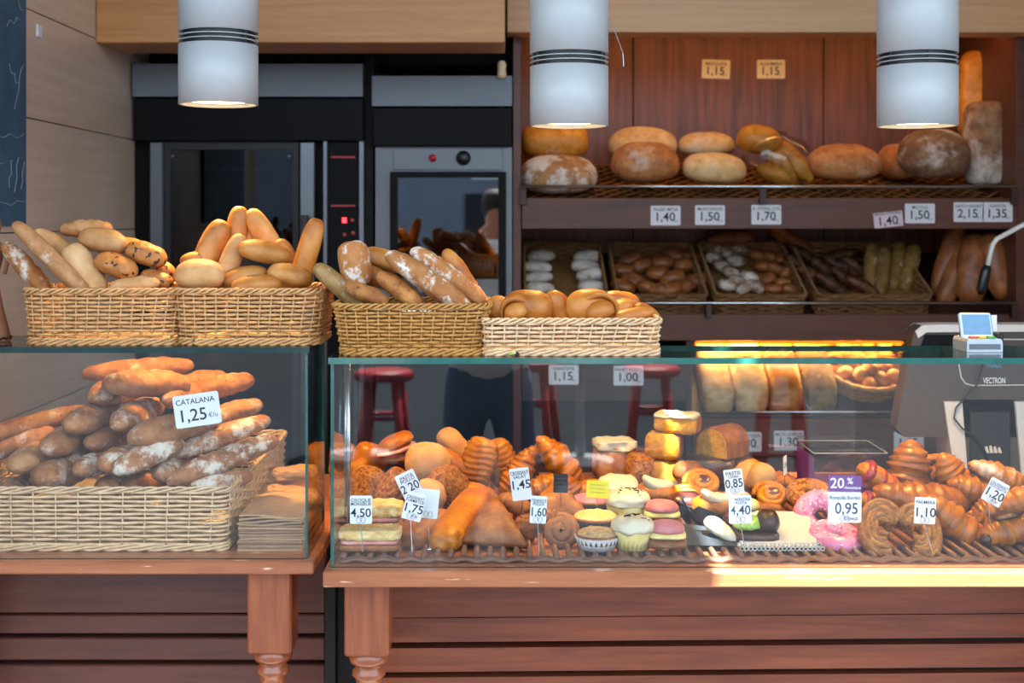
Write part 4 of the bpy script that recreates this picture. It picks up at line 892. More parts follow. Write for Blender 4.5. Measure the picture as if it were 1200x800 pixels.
# savoury end of the counter ---------------------------------------------------------------
GQ = 'toasted cheese sandwiches'
def croque(label, px, yb, w, h, dep, lift=0, mat='cheese'):
    D = F(yb)+dep/2; c = fl(px, yb); t = thing('toasted_sandwich', label, 'sandwich', (c.x, c.y+dep/2, FZ+lift), GQ); s = S(D); W = w*s; H = h*s
    o = part(sq(W*.97, dep, H*.36, 3), 'bread_slice', 'puff_brown', t); o.location.z = H*.18
    o = part(sq(W*.92, dep*.95, H*.22, 4), 'filling', 'ham', t); o.location.z = H*.42
    o = part(sq(W, dep*1.02, H*.5, 5, .22), 'melted_cheese', mat, t); o.location.z = H*.72
    return t
croque('flat toasted cheese sandwich at the front left corner', 432, 648, 73, 26, .075)
croque('thicker toasted cheese sandwich behind the front left one', 432, 624, 76, 32, .085)
GR = 'savoury rolls at the left of the pastry counter'
B('bread_roll', 'crumb-coated roll behind the left price card', 428, 570, 2.98, 50, 44, 80, 10, 'crumb', group=GR, p=3.4, noi=.06)
B('bread_roll', 'crumb-coated roll right of the left price card', 458, 572, 2.97, 52, 36, 55, 15, 'crumb', group=GR, p=3, noi=.08)
B('bread_roll', 'small pale roll at the far left behind the glass', 405, 578, 3.0, 34, 40, 80, 0, 'golden_pale', group=GR)
B('bread_roll', 'rounded golden roll in the upper left of the counter', 433, 538, 3.12, 38, 42, 70, 0, 'puff', group=GR, p=3, noi=.04)
B('bread_roll', 'square golden pastry against the left side pane', 401, 540, 3.14, 42, 30, 88, 0, 'puff', group=GR, p=5, q=3, noi=.04)
B('bread_roll', 'golden pastry wedge beside the square one at the left', 415, 552, 3.08, 40, 24, 35, 5, 'puff', group=GR, p=3)
hs = thing('ham_sandwich', 'golden roll filled with ham on top of the left pile', 'sandwich', P(465, 526, 3.06), GR); s = S(3.06)
hs.rotation_euler = (0, math.radians(-14), 0)
o = part(blob(46*s, 44*s, 26*s, seed=31, noi=.06, p=2.6, flat=.3), 'roll_top', 'puff', hs); o.location = (0, 0, .010); o.rotation_euler = (0, math.radians(-12), 0)
o = part(blob(46*s, 44*s, 8*s, seed=32, noi=.2, p=4), 'ham', 'ham', hs); o.location = (0, -.004, .0)
o = part(blob(48*s, 44*s, 18*s, seed=33, noi=.06, p=3), 'roll_bottom', 'puff_brown', hs); o.location = (0, 0, -.018); o.rotation_euler = (0, math.radians(6), 0)
B('bread_roll', 'large round roll right of the ham sandwich, glare painted pale', 501, 542, 3.02, 48, 54, 85, 0, 'golden_pale', group=GR, noi=.04)  # pale colour stands in for glare on the bread
B('bread_roll', 'tan roll at the top behind the pale round roll', 530, 522, 3.14, 44, 38, -50, 5, 'golden_pale', group=GR, noi=.04, p=2.8)
B('bread_roll', 'orange roll over the gratin pastry', 535, 545, 3.06, 58, 30, -35, 5, 'puff', group=GR, noi=.05, p=2.8)
B('pastry', 'gratin pastry with browned crumbs, left of the braided ones', 527, 575, 2.95, 60, 48, -62, 8, 'crumb', group=GR, noi=.1, p=3)
B('bread_roll', 'folded pastry behind the two leaning price cards, reflection painted pale', 502, 582, 2.88, 42, 40, 70, 0, 'golden_pale', group=GR, noi=.08)  # paleness takes the place of a reflection here
GF = 'long filled pastries at the front'
B2('pastry', 'long tube pastry pointing at the viewer, lighter end forward', (517, 640, 2.58), (562, 580, 2.84), 42, 'puff', GF, .8, p=4.5, q=2.6, noi=.03)
B2('pastry', 'dull brown folded pastry left of the long tube pastry', (474, 636, 2.60), (516, 606, 2.74), 46, 'puff_brown', GF, .7, p=4.5, q=2.8, noi=.05)
def triangle(label, A, Bp, Cp, th, mat, group):
    """triangular turnover between three points, puffed in the middle"""
    A, Bp, Cp = Vector(A), Vector(Bp), Vector(Cp); n = (Bp-A).cross(Cp-A).normalized(); c = (A+Bp+Cp)/3; K = 12; vs = []; idx = {}
    if n.z < 0: n = -n
    mb = MB()
    for side in (1, -1):
        base = len(mb.v); loc = []
        for i in range(K+1):
            for j in range(K+1-i):
                u, v = i/K, j/K; w_ = 1-u-v; p = A*w_+Bp*u+Cp*v
                e = min(u, v, w_)*3; h = th*(.30+.70*min(1, e*1.6)**.6)*(1+.25*noise.noise(p*40)) if side > 0 else -th*.15
                if e < .001: h = th*.18*side
                loc.append(p+n*h-c)
        fs = []; row = lambda i: sum(K+1-q for q in range(i))
        for i in range(K):
            for j in range(K-i):
                a = row(i)+j; b = row(i+1)+j
                fs.append((a, b, a+1))
                if j < K-i-1: fs.append((b, b+1, a+1))
        mb.add(loc, fs)
        if side > 0:
            edge = [row(i) for i in range(K+1)]+[row(i)+K-i for i in range(K-1, -1, -1)]+[row(0)+j for j in range(K-1, 0, -1)]
    no = len(mb.v)//2; ne = len(edge)
    mb.f += [[edge[i], edge[(i+1) % ne], no+edge[(i+1) % ne], no+edge[i]] for i in range(ne)]; mb.m += [0]*ne
    o = mb.build('turnover', mat, None, True); o.location = c; return tag(o, label, 'pastry', group)
triangle('large brown triangular turnover at the front, tip pointing back', P(540, 634, 2.60), P(618, 640, 2.58), P(580, 578, 2.80), .035, 'puff_brown', GF)
triangle('brown triangular turnover under the price card reading 1,60', P(618, 606, 2.80), P(690, 606, 2.78), P(650, 572, 2.98), .045, 'puff_brown', GF)
GV = 'braided pastries in the pastry counter'
B('pastry', 'golden braided pastry standing at the back, left one', 560, 543, 3.06, 62, 40, 72, 5, 'puff', group=GV, p=3.4, n=50, noi=.03, slash=9, sdep=.14, slant=1.6)
B('pastry', 'golden braided pastry standing at the back, right one', 588, 543, 3.10, 60, 38, -66, 5, 'puff', group=GV, p=3.4, n=50, noi=.03, slash=9, sdep=.14, slant=-1.6)
B('pastry', 'small golden braided end under the left braided pastry', 560, 580, 2.96, 44, 30, -20, 5, 'puff', group=GV, noi=.06, p=3, slash=5)
GC = 'croissants in the pastry counter'
croissant('golden croissant leaning behind the card reading 1,45', 604, 556, 3.02, 66, 34, 60, 5, group=GC, bend=.8)
croissant('croissant at the top of the middle orange pile', 636, 532, 3.16, 66, 34, 10, 10, group=GC)
croissant('large glossy croissant sloping down in the middle orange pile', 656, 545, 3.06, 88, 44, -52, 5, group=GC, bend=.5)
croissant('orange croissant left of the small black card', 634, 572, 2.96, 58, 34, 25, 5, group=GC, bend=1.0)
croissant('orange croissant right of the small black card', 671, 578, 2.98, 54, 32, -58, 5, group=GC, bend=.5)
croissant('small orange croissant behind the card reading 1,45', 618, 545, 3.1, 48, 28, 70, 0, group=GC, bend=.6)
snail('pastry', 'twisted brown coil pastry standing at the front', 657, 622, 2.63, 25, 15, 4, 0, 74, 'puff_brown', GF, 2.3, 'pastry', .4)
snail('pastry', 'twisted brown coil pastry half hidden behind the front coil', 640, 612, 2.72, 22, 14, -6, 0, 70, 'puff_brown', GF, 2.2, 'pastry', .4)

# sweet middle of the counter ---------------------------------------------------------------
def cup(t, r, h, mat, flare=1.25, n=48, rip=.03):
    part(MB().lathe([(0, .001), (r, 0), (r*flare, h), (r*flare*.97, h), (r*.97, .003)], n, rip=rip, ripn=24), 'paper_cup', mat, t)
GTt = 'small tarts'
def tart(label, px, yb, R, cupm, fillm, dom=.014, lift=0, topm=None):
    c = fl(px, yb); s = S(c.y+.04); r = R*s
    t = thing('tart', label, 'tart', (c.x, c.y+r, FZ+lift), GTt)
    cup(t, r*.74, .026, cupm, 1.33)
    part(MB().lathe([(0, .012), (r*.86, .012), (r*.95, .027), (r*.93, .031), (r*.84, .028), (0, .026)], 40), 'shell', 'puff_brown', t)
    o = part(blob(r*1.72, r*1.72, dom*2, seed=int(px), noi=.12, nf=8, n=20, m=28), 'filling', fillm, t); o.location.z = .027
    if topm:
        for k in range(5):
            a = k*1.26; q = part(blob(r*.8, r*.4, .010, seed=k, n=10, m=10), 'fruit_slice', topm, t); q.location = (r*.42*math.cos(a), r*.42*math.sin(a), .036); q.rotation_euler = (0, .2, a)
    return t
tart('small nut tart in a white paper cup at the front', 702, 649, 27, 'paper_white', 'tart_nut')
tart('fruit tart in a dark cup behind the nut tart', 700, 628, 29, 'blue_paper', 'cream_yellow', topm='cream_yellow')
tart('pink glazed tart behind the dark fruit tart', 697, 606, 28, 'blue_paper', 'pink')
tart('yellow custard tart by the yellow card', 702, 590, 30, 'dark_paper', 'sponge')
GM = 'cream-topped cupcakes'
def cupcake(label, px, yb, R, topm='cream', choc=True, lift=0):
    c = fl(px, yb); s = S(c.y+.035); r = R*s
    t = thing('cupcake', label, 'cupcake', (c.x, c.y+r, FZ+lift), GM)
    cup(t, r*.74, r*.85, 'cream_yellow', 1.3)
    o = part(blob(r*2.05, r*2.05, r*1.05, seed=int(px)+3, noi=.22, nf=4, n=22, m=26), 'icing', topm, t); o.location.z = r*1.0
    if choc:
        mm = MB(); random.seed(int(px))
        for k in range(18):
            a, q = random.uniform(0, 6.28), random.uniform(.1, .8)*r; zz_ = r*1.0+r*.56*math.sqrt(max(0, 1-(q/r)**2))
            b = random.uniform(0, 6.28); mm.tube([(q*math.cos(a)-.006*math.cos(b), q*math.sin(a)-.006*math.sin(b), zz_-.001), (q*math.cos(a)+.006*math.cos(b), q*math.sin(a)+.006*math.sin(b), zz_-.001)], .0014, 5)
        part(mm, 'chocolate_shavings', 'choc', t, True, 'stuff')
cupcake('front cream cupcake with dark chocolate shavings', 744, 648, 25)
cupcake('cream cupcake with chocolate shavings behind the front one', 738, 618, 26)
cupcake('pale cupcake at the back left of the cupcake row', 726, 598, 24, 'cream', False)
GK = 'pink layered cakes'
def layered(label, px, yb, R, lift=0):
    c = fl(px, yb); s = S(c.y+.035); r = R*s; t = thing('layer_cake', label, 'cake', (c.x, c.y+r, FZ+lift), GK)
    o = part(blob(r*2.1, r*2, r*.75, seed=int(px), noi=.08, p=4, n=18, m=24), 'pastry_base', 'puff_brown', t); o.location.z = r*.32
    o = part(blob(r*2.0, r*1.9, r*.55, seed=int(px)+1, noi=.1, p=4, n=18, m=24), 'custard', 'cream_yellow', t); o.location.z = r*.75
    o = part(blob(r*1.9, r*1.8, r*1.0, seed=int(px)+2, noi=.07, n=18, m=24, flat=.3), 'pink_icing', 'pink_soft', t); o.location.z = r*1.02
    mm = MB(); random.seed(int(px))
    for k in range(14):
        a, q = random.uniform(0, 6.28), random.uniform(.0, .45)*r; b = random.uniform(0, 6.28); zz_ = r*1.48-q*.25
        mm.tube([(q*math.cos(a)-.005*math.cos(b), q*math.sin(a)-.005*math.sin(b), zz_), (q*math.cos(a)+.005*math.cos(b), q*math.sin(a)+.005*math.sin(b), zz_)], .0014, 5)
    part(mm, 'chocolate_shavings', 'choc', t, True, 'stuff')
layered('front pink-topped cake with a custard layer', 784, 648, 22)
layered('pink-topped cake behind the front one', 778, 622, 21)
# sponge cakes at the back
GY = 'yellow sponge cakes at the back'
def block(name, label, px, y0, y1, D, w, dep, mat, topm=None, ang=0, crustm='cake_brown'):
    s = S(D); H = (y1-y0)*s; W = w*s; t = thing(name, label, 'cake', (X(px, D), D+dep/2, Z(y1, D)), GY)
    t.rotation_euler = (0, 0, math.radians(ang))
    o = part(sq(W, dep, H, int(px), .10, 5, 3.6), 'crumb', mat, t); o.location.z = H/2; o.rotation_euler = (0, .04, 0)
    o = part(sq(W*.96, dep*.96, H*.98, int(px)+1), 'crust', crustm, t); o.location = (.004, .006, H/2)
    if topm: o = part(sq(W*.98, dep, H*.28, int(px)+2, .28), 'icing', topm, t); o.location.z = H*.97
block('sponge_cake', 'lowest yellow sponge block of the cake tower', 782, 541, 576, 3.12, 44, .085, 'sponge', None, 14)
block('sponge_cake', 'upright yellow sponge block in the middle of the cake tower', 780, 509, 541, 3.12, 42, .08, 'sponge', None, -16)
b_ = block; block('sponge_cake', 'tilted sponge slice with white icing on top of the cake tower', 796, 488, 510, 3.12, 52, .075, 'sponge', 'cream', -20)
bc = thing('bundt_half', 'cut yellow cake with brown crust right of the cake tower', 'cake', (X(834, 3.17), 3.17, Z(536, 3.17)), GY); s = S(3.17)
arc = [(-22*s, 0)]+[(-22*s*math.cos(pi*k/14), 10*s+25*s*math.sin(pi*k/14)**.8) for k in range(15)]+[(22*s, 0)]
m = MB(); m.prism(arc, 0, .10); o = m.build('crust', 'cake_brown', bc); o.rotation_euler = (0, 0, math.radians(-42))
m = MB(); m.prism([(a*.94, b*.94+.001) for a, b in arc], -.002, .05); o = m.build('cut_face', 'sponge', bc); o.rotation_euler = (0, 0, math.radians(-42))
block('sponge_cake', 'dark chocolate cake under the cut yellow cake', 836, 537, 566, 3.14, 60, .10, 'choc', None, 0, 'choc')
block('sponge_cake', 'brown nut cake right of the dark chocolate cake', 868, 541, 560, 3.18, 50, .08, 'crumb', None, 8)
block('sponge_cake', 'brown cake topped with white flakes at the back', 722, 522, 566, 3.18, 50, .09, 'round_brown', 'cream', 10, 'round_brown')
block('sponge_cake', 'crumbly nut cake beside the white-topped brown cake', 752, 534, 572, 3.12, 34, .08, 'crumb', None, -15, 'crumb')
# paper-wrapped cream pastries
GX = 'cream pastries in dark papers'
def wrapped(label, px, yb, w, h, paper, topm, tilt=0, cream=True):
    c = fl(px, yb); s = S(c.y+.04); W = w*s; H = h*s; t = thing('wrapped_pastry', label, 'pastry', (c.x, c.y+W*.45, FZ), GX); t.rotation_euler = (0, 0, math.radians(tilt))
    mm = MB(); a = W*.36; b = W*.55
    vs = [(-a, -a, 0), (a, -a, 0), (a, a, 0), (-a, a, 0), (-b, -b, H*.75), (b, -b, H*.75), (b, b, H*.75), (-b, b, H*.75), (0, -b*.95, H*.35), (b*.95, 0, H*.35), (0, b*.95, H*.35), (-b*.95, 0, H*.35)]
    mm.add(vs, [(0, 1, 2, 3), (0, 4, 8), (0, 8, 1), (1, 8, 5), (1, 5, 9), (1, 9, 2), (2, 9, 6), (2, 6, 10), (2, 10, 3), (3, 10, 7), (3, 7, 11), (3, 11, 0), (0, 11, 4)])
    o = mm.build('paper', paper, t); sd = o.modifiers.new('thick', 'SOLIDIFY'); sd.thickness = .0008
    o = part(blob(W*.95, W*.8, H*.85, seed=int(px), noi=.12, n=20, m=20), 'pastry', topm, t); o.location.z = H*.5
    if cream: o = part(blob(W*.72, W*.42, H*.5, seed=int(px)+9, noi=.14, n=16, m=16, bendz=.4), 'cream', 'cream', t); o.location = (.0, -W*.12, H*.85); o.rotation_euler = (0, .25, .2)
wrapped('cream pastry in a dark paper with an orange-lit top, left one', 772, 600, 52, 34, 'dark_paper', 'puff')
wrapped('cream pastry in a blue-grey paper with a broad white cream stripe', 840, 616, 54, 34, 'blue_paper', 'puff', 12)
wrapped('pastry in a plum paper between the cream pastries', 806, 606, 46, 28, 'dark_paper', 'jam', 20, False)
wrapped('golden pastry in a dark paper beside the purple card box', 912, 582, 54, 26, 'dark_paper', 'puff', 25, False)
t = thing('cream_horn', 'white cream horn on a dark blue paper at the front', 'pastry', fl(842, 640)+Vector((0, .05, 0)), GX); s = S(2.62)
part(MB().add([(-.075, -.05, .002), (.07, -.055, .001), (.075, .06, .004), (-.07, .06, .02), (-.075, -.05, .003), (.07, -.055, .002), (.075, .06, .005), (-.07, .06, .021)], [(0, 1, 2, 3), (7, 6, 5, 4), (0, 4, 5, 1), (1, 5, 6, 2), (2, 6, 7, 3), (3, 7, 4, 0)]), 'paper', 'blue_paper', t, False)
o = part(blob(46*s, 22*s, 20*s, seed=77, noi=.1, taper=.3, p=2.3), 'horn', 'cream', t); o.location = (.012, -.01, .022); o.rotation_euler = (0, .5, -.5)
# danishes and fruit slices
GN = 'coiled danishes'
def danish(label, px, py, D, R, roll=35, mat='puff', jam='jam'):
    o = snail('danish', label, px, py, D, R, R*.36, 0, 0, roll, mat, GN, 2.5, 'pastry', .35)
    s = S(D); q = blob(R*.62*s, R*.55*s, R*.22*s, seed=int(px), noi=.2, n=14, m=14).build('jam_centre', jam, o, True); q.location = (R*.12*s, R*.05*s, R*.22*s)
danish('coiled danish with dark jam left of the card reading 0,85', 822, 566, 2.98, 25)
danish('coiled danish with orange edge below the paper wedge', 903, 580, 2.90, 24)
danish('flat golden danish beneath the jam danish', 806, 584, 2.92, 28, 25, 'puff', 'cream_yellow')
danish('golden danish behind the kiwi slice', 880, 600, 2.82, 24, 25, 'golden', 'cream_yellow')
B('pastry', 'glossy yellow puff bun at the back centre right', 876, 556, 3.05, 40, 36, 40, 0, 'golden', group=GN, noi=.04)
B('pastry', 'pale yellow puff bun right of the glossy one', 892, 560, 3.02, 36, 34, 70, 0, 'golden_pale', group=GN, noi=.04)
B('pastry', 'red-lidded small bun behind the card reading 4,40', 862, 583, 2.92, 36, 20, 0, 0, 'pink_soft', group=GN)
B('pastry', 'brown layered puff square between danish and donut', 898, 598, 2.82, 36, 20, 0, 0, 'puff_brown', group=GN, p=5, q=3)
B('bun', 'shiny round bun at the foot of the cake tower', 806, 554, 3.06, 36, 34, 0, 0, 'puff_brown', group=GN, noi=.03)
fs_ = thing('fruit_slice_cake', 'fruit slice with green kiwi and dark chocolate on a brown base', 'cake', fl(892, 642)+Vector((0, .06, 0)))
s = S(2.66); o = part(sq(50*s, .09, 14*s, 9, .05), 'base', 'choc', fs_); o.location.z = 7*s
o = part(blob(34*s, .07, 20*s, seed=8, noi=.15), 'kiwi', 'kiwi', fs_); o.location = (-10*s, 0, 20*s)
o = part(blob(26*s, .07, 30*s, seed=12, noi=.08), 'chocolate_dome', 'choc', fs_); o.location = (14*s, -.004, 22*s)
o = part(blob(36*s, .05, 20*s, seed=13, noi=.1), 'cream', 'cream_yellow', fs_); o.location = (-8*s, .05, 34*s)
dl = thing('paper_doily', 'white lace paper doily under the pink donuts', 'doily', fl(917, 646)+Vector((0, .05, .002))); s = S(2.6)
part(MB().add([(-.085, -.03, .004), (.075, -.035, .003), (.10, .16, .028), (-.02, .16, .03), (-.085, -.03, .005), (.075, -.035, .004), (.10, .16, .029), (-.02, .16, .031)], [(0, 1, 2, 3), (7, 6, 5, 4), (0, 4, 5, 1), (1, 5, 6, 2), (2, 6, 7, 3), (3, 7, 4, 0)]), 'sheet', 'paper_white', dl, False)
mm = MB()
for r_ in range(2):
    for k in range(20):
        cx = -.083+.160*k/19+(.004 if r_ else 0); cy = -.036-.007*r_; mm.tube([(cx+.0038*math.cos(a*pi/4), cy-.002*r_, .008-.006*r_+.0038*math.sin(a*pi/4)) for a in range(8)], .0011, 4, True)
part(mm, 'lace_edge', 'paper_white', dl, True, 'stuff')
# donuts
GO = 'iced donuts'
def donut(label, px, py, D, R, ang, yaw, roll, icing, dough='golden', spr=True, wrap=False):
    s = S(D); R_ = R*s*.64; r_ = R*s*.38
    t = thing('donut', label, 'donut', P(px, py, D), GO); t.matrix_basis = Matrix.Translation(P(px, py, D)) @ basis(ang, yaw, roll).to_4x4()
    def tor(a0, a1, rr, n=36, m=12, wob=0):
        vs = []; fs = []
        for i in range(n):
            g = 2*pi*i/n
            for k in range(m+1):
                h = a0+(a1-a0)*k/m+wob*math.sin(g*7)*(k in (0, m)); q = R_+rr*math.cos(h); vs.append((q*math.cos(g), q*math.sin(g), rr*math.sin(h)*.85))
        for i in range(n):
            for k in range(m): j = (i+1) % n; fs.append((i*(m+1)+k, j*(m+1)+k, j*(m+1)+k+1, i*(m+1)+k+1))
        return MB().add(vs, fs)
    part(tor(0, 2*pi, r_), 'dough', dough, t)
    part(tor(-.12, pi+.12, r_*1.05, wob=.12), 'icing', icing, t)
    if spr:
        mm = MB(); random.seed(int(px*3))
        for k in range(130):
            g, h = random.uniform(0, 6.28), random.uniform(.3, 2.8); q = R_+r_*1.06*math.cos(h); b = random.uniform(0, 6.28); c = Vector((q*math.cos(g), q*math.sin(g), r_*.9*math.sin(h))); d = Vector((math.cos(b), math.sin(b), 0))*.0028
            mm.tube([c-d, c+d], .0009, 4, mi=k % 2)
        part(mm, 'sprinkles', ['sprinkle_a', 'sprinkle_b'], t, True, 'stuff')
    if wrap: part(tor(pi*1.05, 2*pi-.05, r_*1.08), 'paper_cup', 'paper_white', t)
donut('donut coated in brown sugar grains, rearmost of the three', 950, 580, 2.86, 28, 0, 0, 22, 'crumb', spr=False)
donut('pink iced donut with sprinkles in a pale paper, middle one', 962, 604, 2.74, 31, 20, 0, 52, 'pink', wrap=True)
donut('pink iced donut with sprinkles at the front', 980, 629, 2.63, 31, -4, 0, 14, 'pink')
# clear box and red glazed pastries
bx_ = thing('clear_cake_box', 'clear plastic cake box with a purple band behind the donuts', 'box', (X(1000, 3.0), 3.0, FZ)); s = S(3.0)
hz = Z(531, 3.0)-FZ
for nm, a in (('front_wall', (-46*s, 40*s, 0, .0015, 0, hz)), ('back_wall', (-46*s, 40*s, .17, .1715, 0, hz)), ('side_wall', (-46*s, -45.2*s, .0015, .17, 0, hz)), ('side_wall', (39.2*s, 40*s, .0015, .17, 0, hz)), ('lid', (-47*s, 41*s, -.002, .173, hz, hz+.012))): part(MB().box(*a), nm, 'plastic', bx_, False)
for zz_ in (0.002, hz): MB().tube([(-46*s, 0, zz_), (40*s, 0, zz_), (40*s, .17, zz_), (-46*s, .17, zz_)], .0014, 5, True).build('rim_edge', 'paper_white', bx_, True)
part(MB().box(-45*s, 39*s, .004, .168, .001, .03), 'card_tray', 'card_purple', bx_, False)
part(MB().box(-46.5*s, -46.0*s, .0, .17, .0, hz*.9), 'purple_label', 'card_purple', bx_, False)
GRd = 'red glazed pastries'
def redp(label, px, py, D, L, W, ang):
    _seed[0] += 1; s = S(D); t = thing('glazed_pastry', label, 'pastry', P(px, py, D), GRd); t.matrix_basis = Matrix.Translation(P(px, py, D)) @ basis(ang, 5).to_4x4()
    part(blob(L*s, W*s, W*s*.85, seed=_seed[0], noi=.05), 'dough', 'puff', t)
    for q in (-.28, .02, .3): o = part(blob(W*.36*s, W*1.03*s, W*.9*s, seed=3, n=14, m=16, p=3), 'red_stripe', 'red_glaze', t); o.location.x = q*L*s
redp('pastry with red glaze stripes right of the sale card, upper one', 1027, 562, 2.92, 54, 36, -35)
redp('pastry with red glaze stripes right of the sale card, lower one', 1028, 590, 2.84, 46, 28, -15)
# croissants at the right -------------------------------------------------------------------
pm = thing('palmier', 'large heart-shaped palmier at the front right', 'pastry', P(1054, 618, 2.60)); s = S(2.60)
pm.matrix_basis = Matrix.Translation(P(1054, 618, 2.60)) @ Matrix.Rotation(math.radians(48), 4, 'X') @ Matrix.Rotation(math.radians(-8), 4, 'Z')
for sg, nm in ((-1, 'left_lobe'), (1, 'right_lobe')):
    for j in range(6):
        f = j/5; pts = []
        for i in range(22):
            g = -pi*.62+pi*1.5*i/21; rx = (9+16*f)*s; ry = (10+26*f)*s
            x = sg*(20*s+rx*math.cos(g)*.98); y = ry*math.sin(g)-(4+2*f)*s
            if sg*x < 1*s: x = sg*1*s
            pts.append((x, y, .002*math.sin(i*.9+j*2)+.001*(j % 2)))
        part(MB().tube(pts, 4.6*s, 8, sq=1.9), nm.split('_')[1], 'palmier', pm)
GC2 = 'croissants at the right of the pastry counter'
croissant('plump croissant with a knotted top at the back right', 1062, 553, 2.96, 78, 52, 78, 5, group=GC2, bend=.5)
croissant('wide croissant arching behind the card reading 1,10', 1082, 583, 2.82, 128, 50, -8, 10, 25, group=GC2, bend=1.1)
croissant('pointed croissant standing at the back right', 1118, 556, 2.92, 62, 36, -55, 5, group=GC2, bend=.4)
croissant('large croissant at the front right of the palmier', 1122, 615, 2.68, 108, 48, -38, -5, 20, group=GC2, bend=.6)
croissant('croissant half hidden behind the card reading 1,20', 1140, 576, 2.86, 66, 44, -20, 5, group=GC2, bend=.8)
croissant('sugar-dusted croissant at the far right, upper one', 1172, 558, 2.86, 84, 34, -22, 5, mat='croissant_sugar', group=GC2, bend=.4)
croissant('sugar-dusted croissant at the far right, middle one', 1188, 588, 2.74, 80, 40, 10, 5, mat='croissant_sugar', group=GC2, bend=.6)
c = croissant('chocolate-filled croissant at the front right corner', 1182, 622, 2.62, 78, 44, 12, 5, group=GC2, bend=.5)
o = blob(.022, .026, .024, seed=4, n=10, m=12).build('chocolate_end', 'choc', c, True); o.location = (-.058, -.016, 0)
o = blob(.06, .05, .012, seed=6, noi=.2, n=12, m=12).build('chocolate_glaze', 'choc', c, True); o.location = (.0, .0, .034)
croissant('croissant lying below the card reading 1,20', 1160, 596, 2.74, 56, 36, 30, 0, group=GC2, bend=.6)
croissant('croissant behind the large front right one', 1150, 622, 2.70, 60, 36, -55, 10, group=GC2, bend=.5)
B('pastry', 'thin golden pastry slice in the back right corner', 1090, 537, 3.1, 46, 12, 6, 0, 'puff', group=GC2)

B('pastry', 'dark chocolate twist between the turnover and the coil pastry', 614, 622, 2.66, 40, 30, 60, 5, 'cake_brown', group=GF, noi=.1, slash=4, sdep=.14)
B('pastry', 'brown glazed twist behind the large turnover', 603, 592, 2.84, 44, 30, -25, 5, 'puff_brown', group=GF, noi=.1, slash=4, sdep=.14)
B('pastry', 'dull brown roll in the shade left of the long tube pastry', 492, 606, 2.80, 44, 34, 20, 5, 'puff_brown', group=GF, noi=.08)
B('pastry', 'shaded golden pastry behind the custard tart', 690, 574, 3.02, 46, 28, 10, 5, 'puff', group=GN, noi=.1)
B('pastry', 'golden crumb pastry behind the plum paper', 800, 580, 2.98, 40, 26, -10, 5, 'puff', group=GN, noi=.1)
B('pastry', 'small jam-red pastry behind the cream horn', 862, 612, 2.74, 32, 24, -20, 5, 'jam', group=GN, noi=.1)
croissant('small croissant in front of the thin golden slice', 1096, 556, 3.0, 54, 28, 15, 5, group=GC2, bend=.6)

# ------------------------------------------------------------------ price cards
def text_mesh(s, size, mat, maxw=None, bold=.010):
    c = bpy.data.curves.new('lettering', 'FONT'); c.body = s; c.size = size; c.align_x = 'CENTER'; c.align_y = 'CENTER'; c.resolution_u = 3; c.offset = size*bold
    o = bpy.data.objects.new('lettering_tmp', c); C.objects.link(o)
    dg = bpy.context.evaluated_depsgraph_get(); me = bpy.data.meshes.new_from_object(o.evaluated_get(dg), depsgraph=dg)
    bpy.data.objects.remove(o); bpy.data.curves.remove(c)
    xs = [v.co.x for v in me.vertices]
    if xs and maxw:
        wd = max(xs)-min(xs)
        if wd > maxw:
            for v in me.vertices: v.co.x *= maxw/wd
    me.materials.clear(); me.materials.append(M[mat]); return me
def letter(s, size, mat, parent, loc, maxw=None, name='lettering', bold=0):
    o = bpy.data.objects.new(name, text_mesh(s, size, mat, maxw)); C.objects.link(o); o.parent = parent; o.location = loc; o.rotation_euler = (pi/2, 0, 0); return o
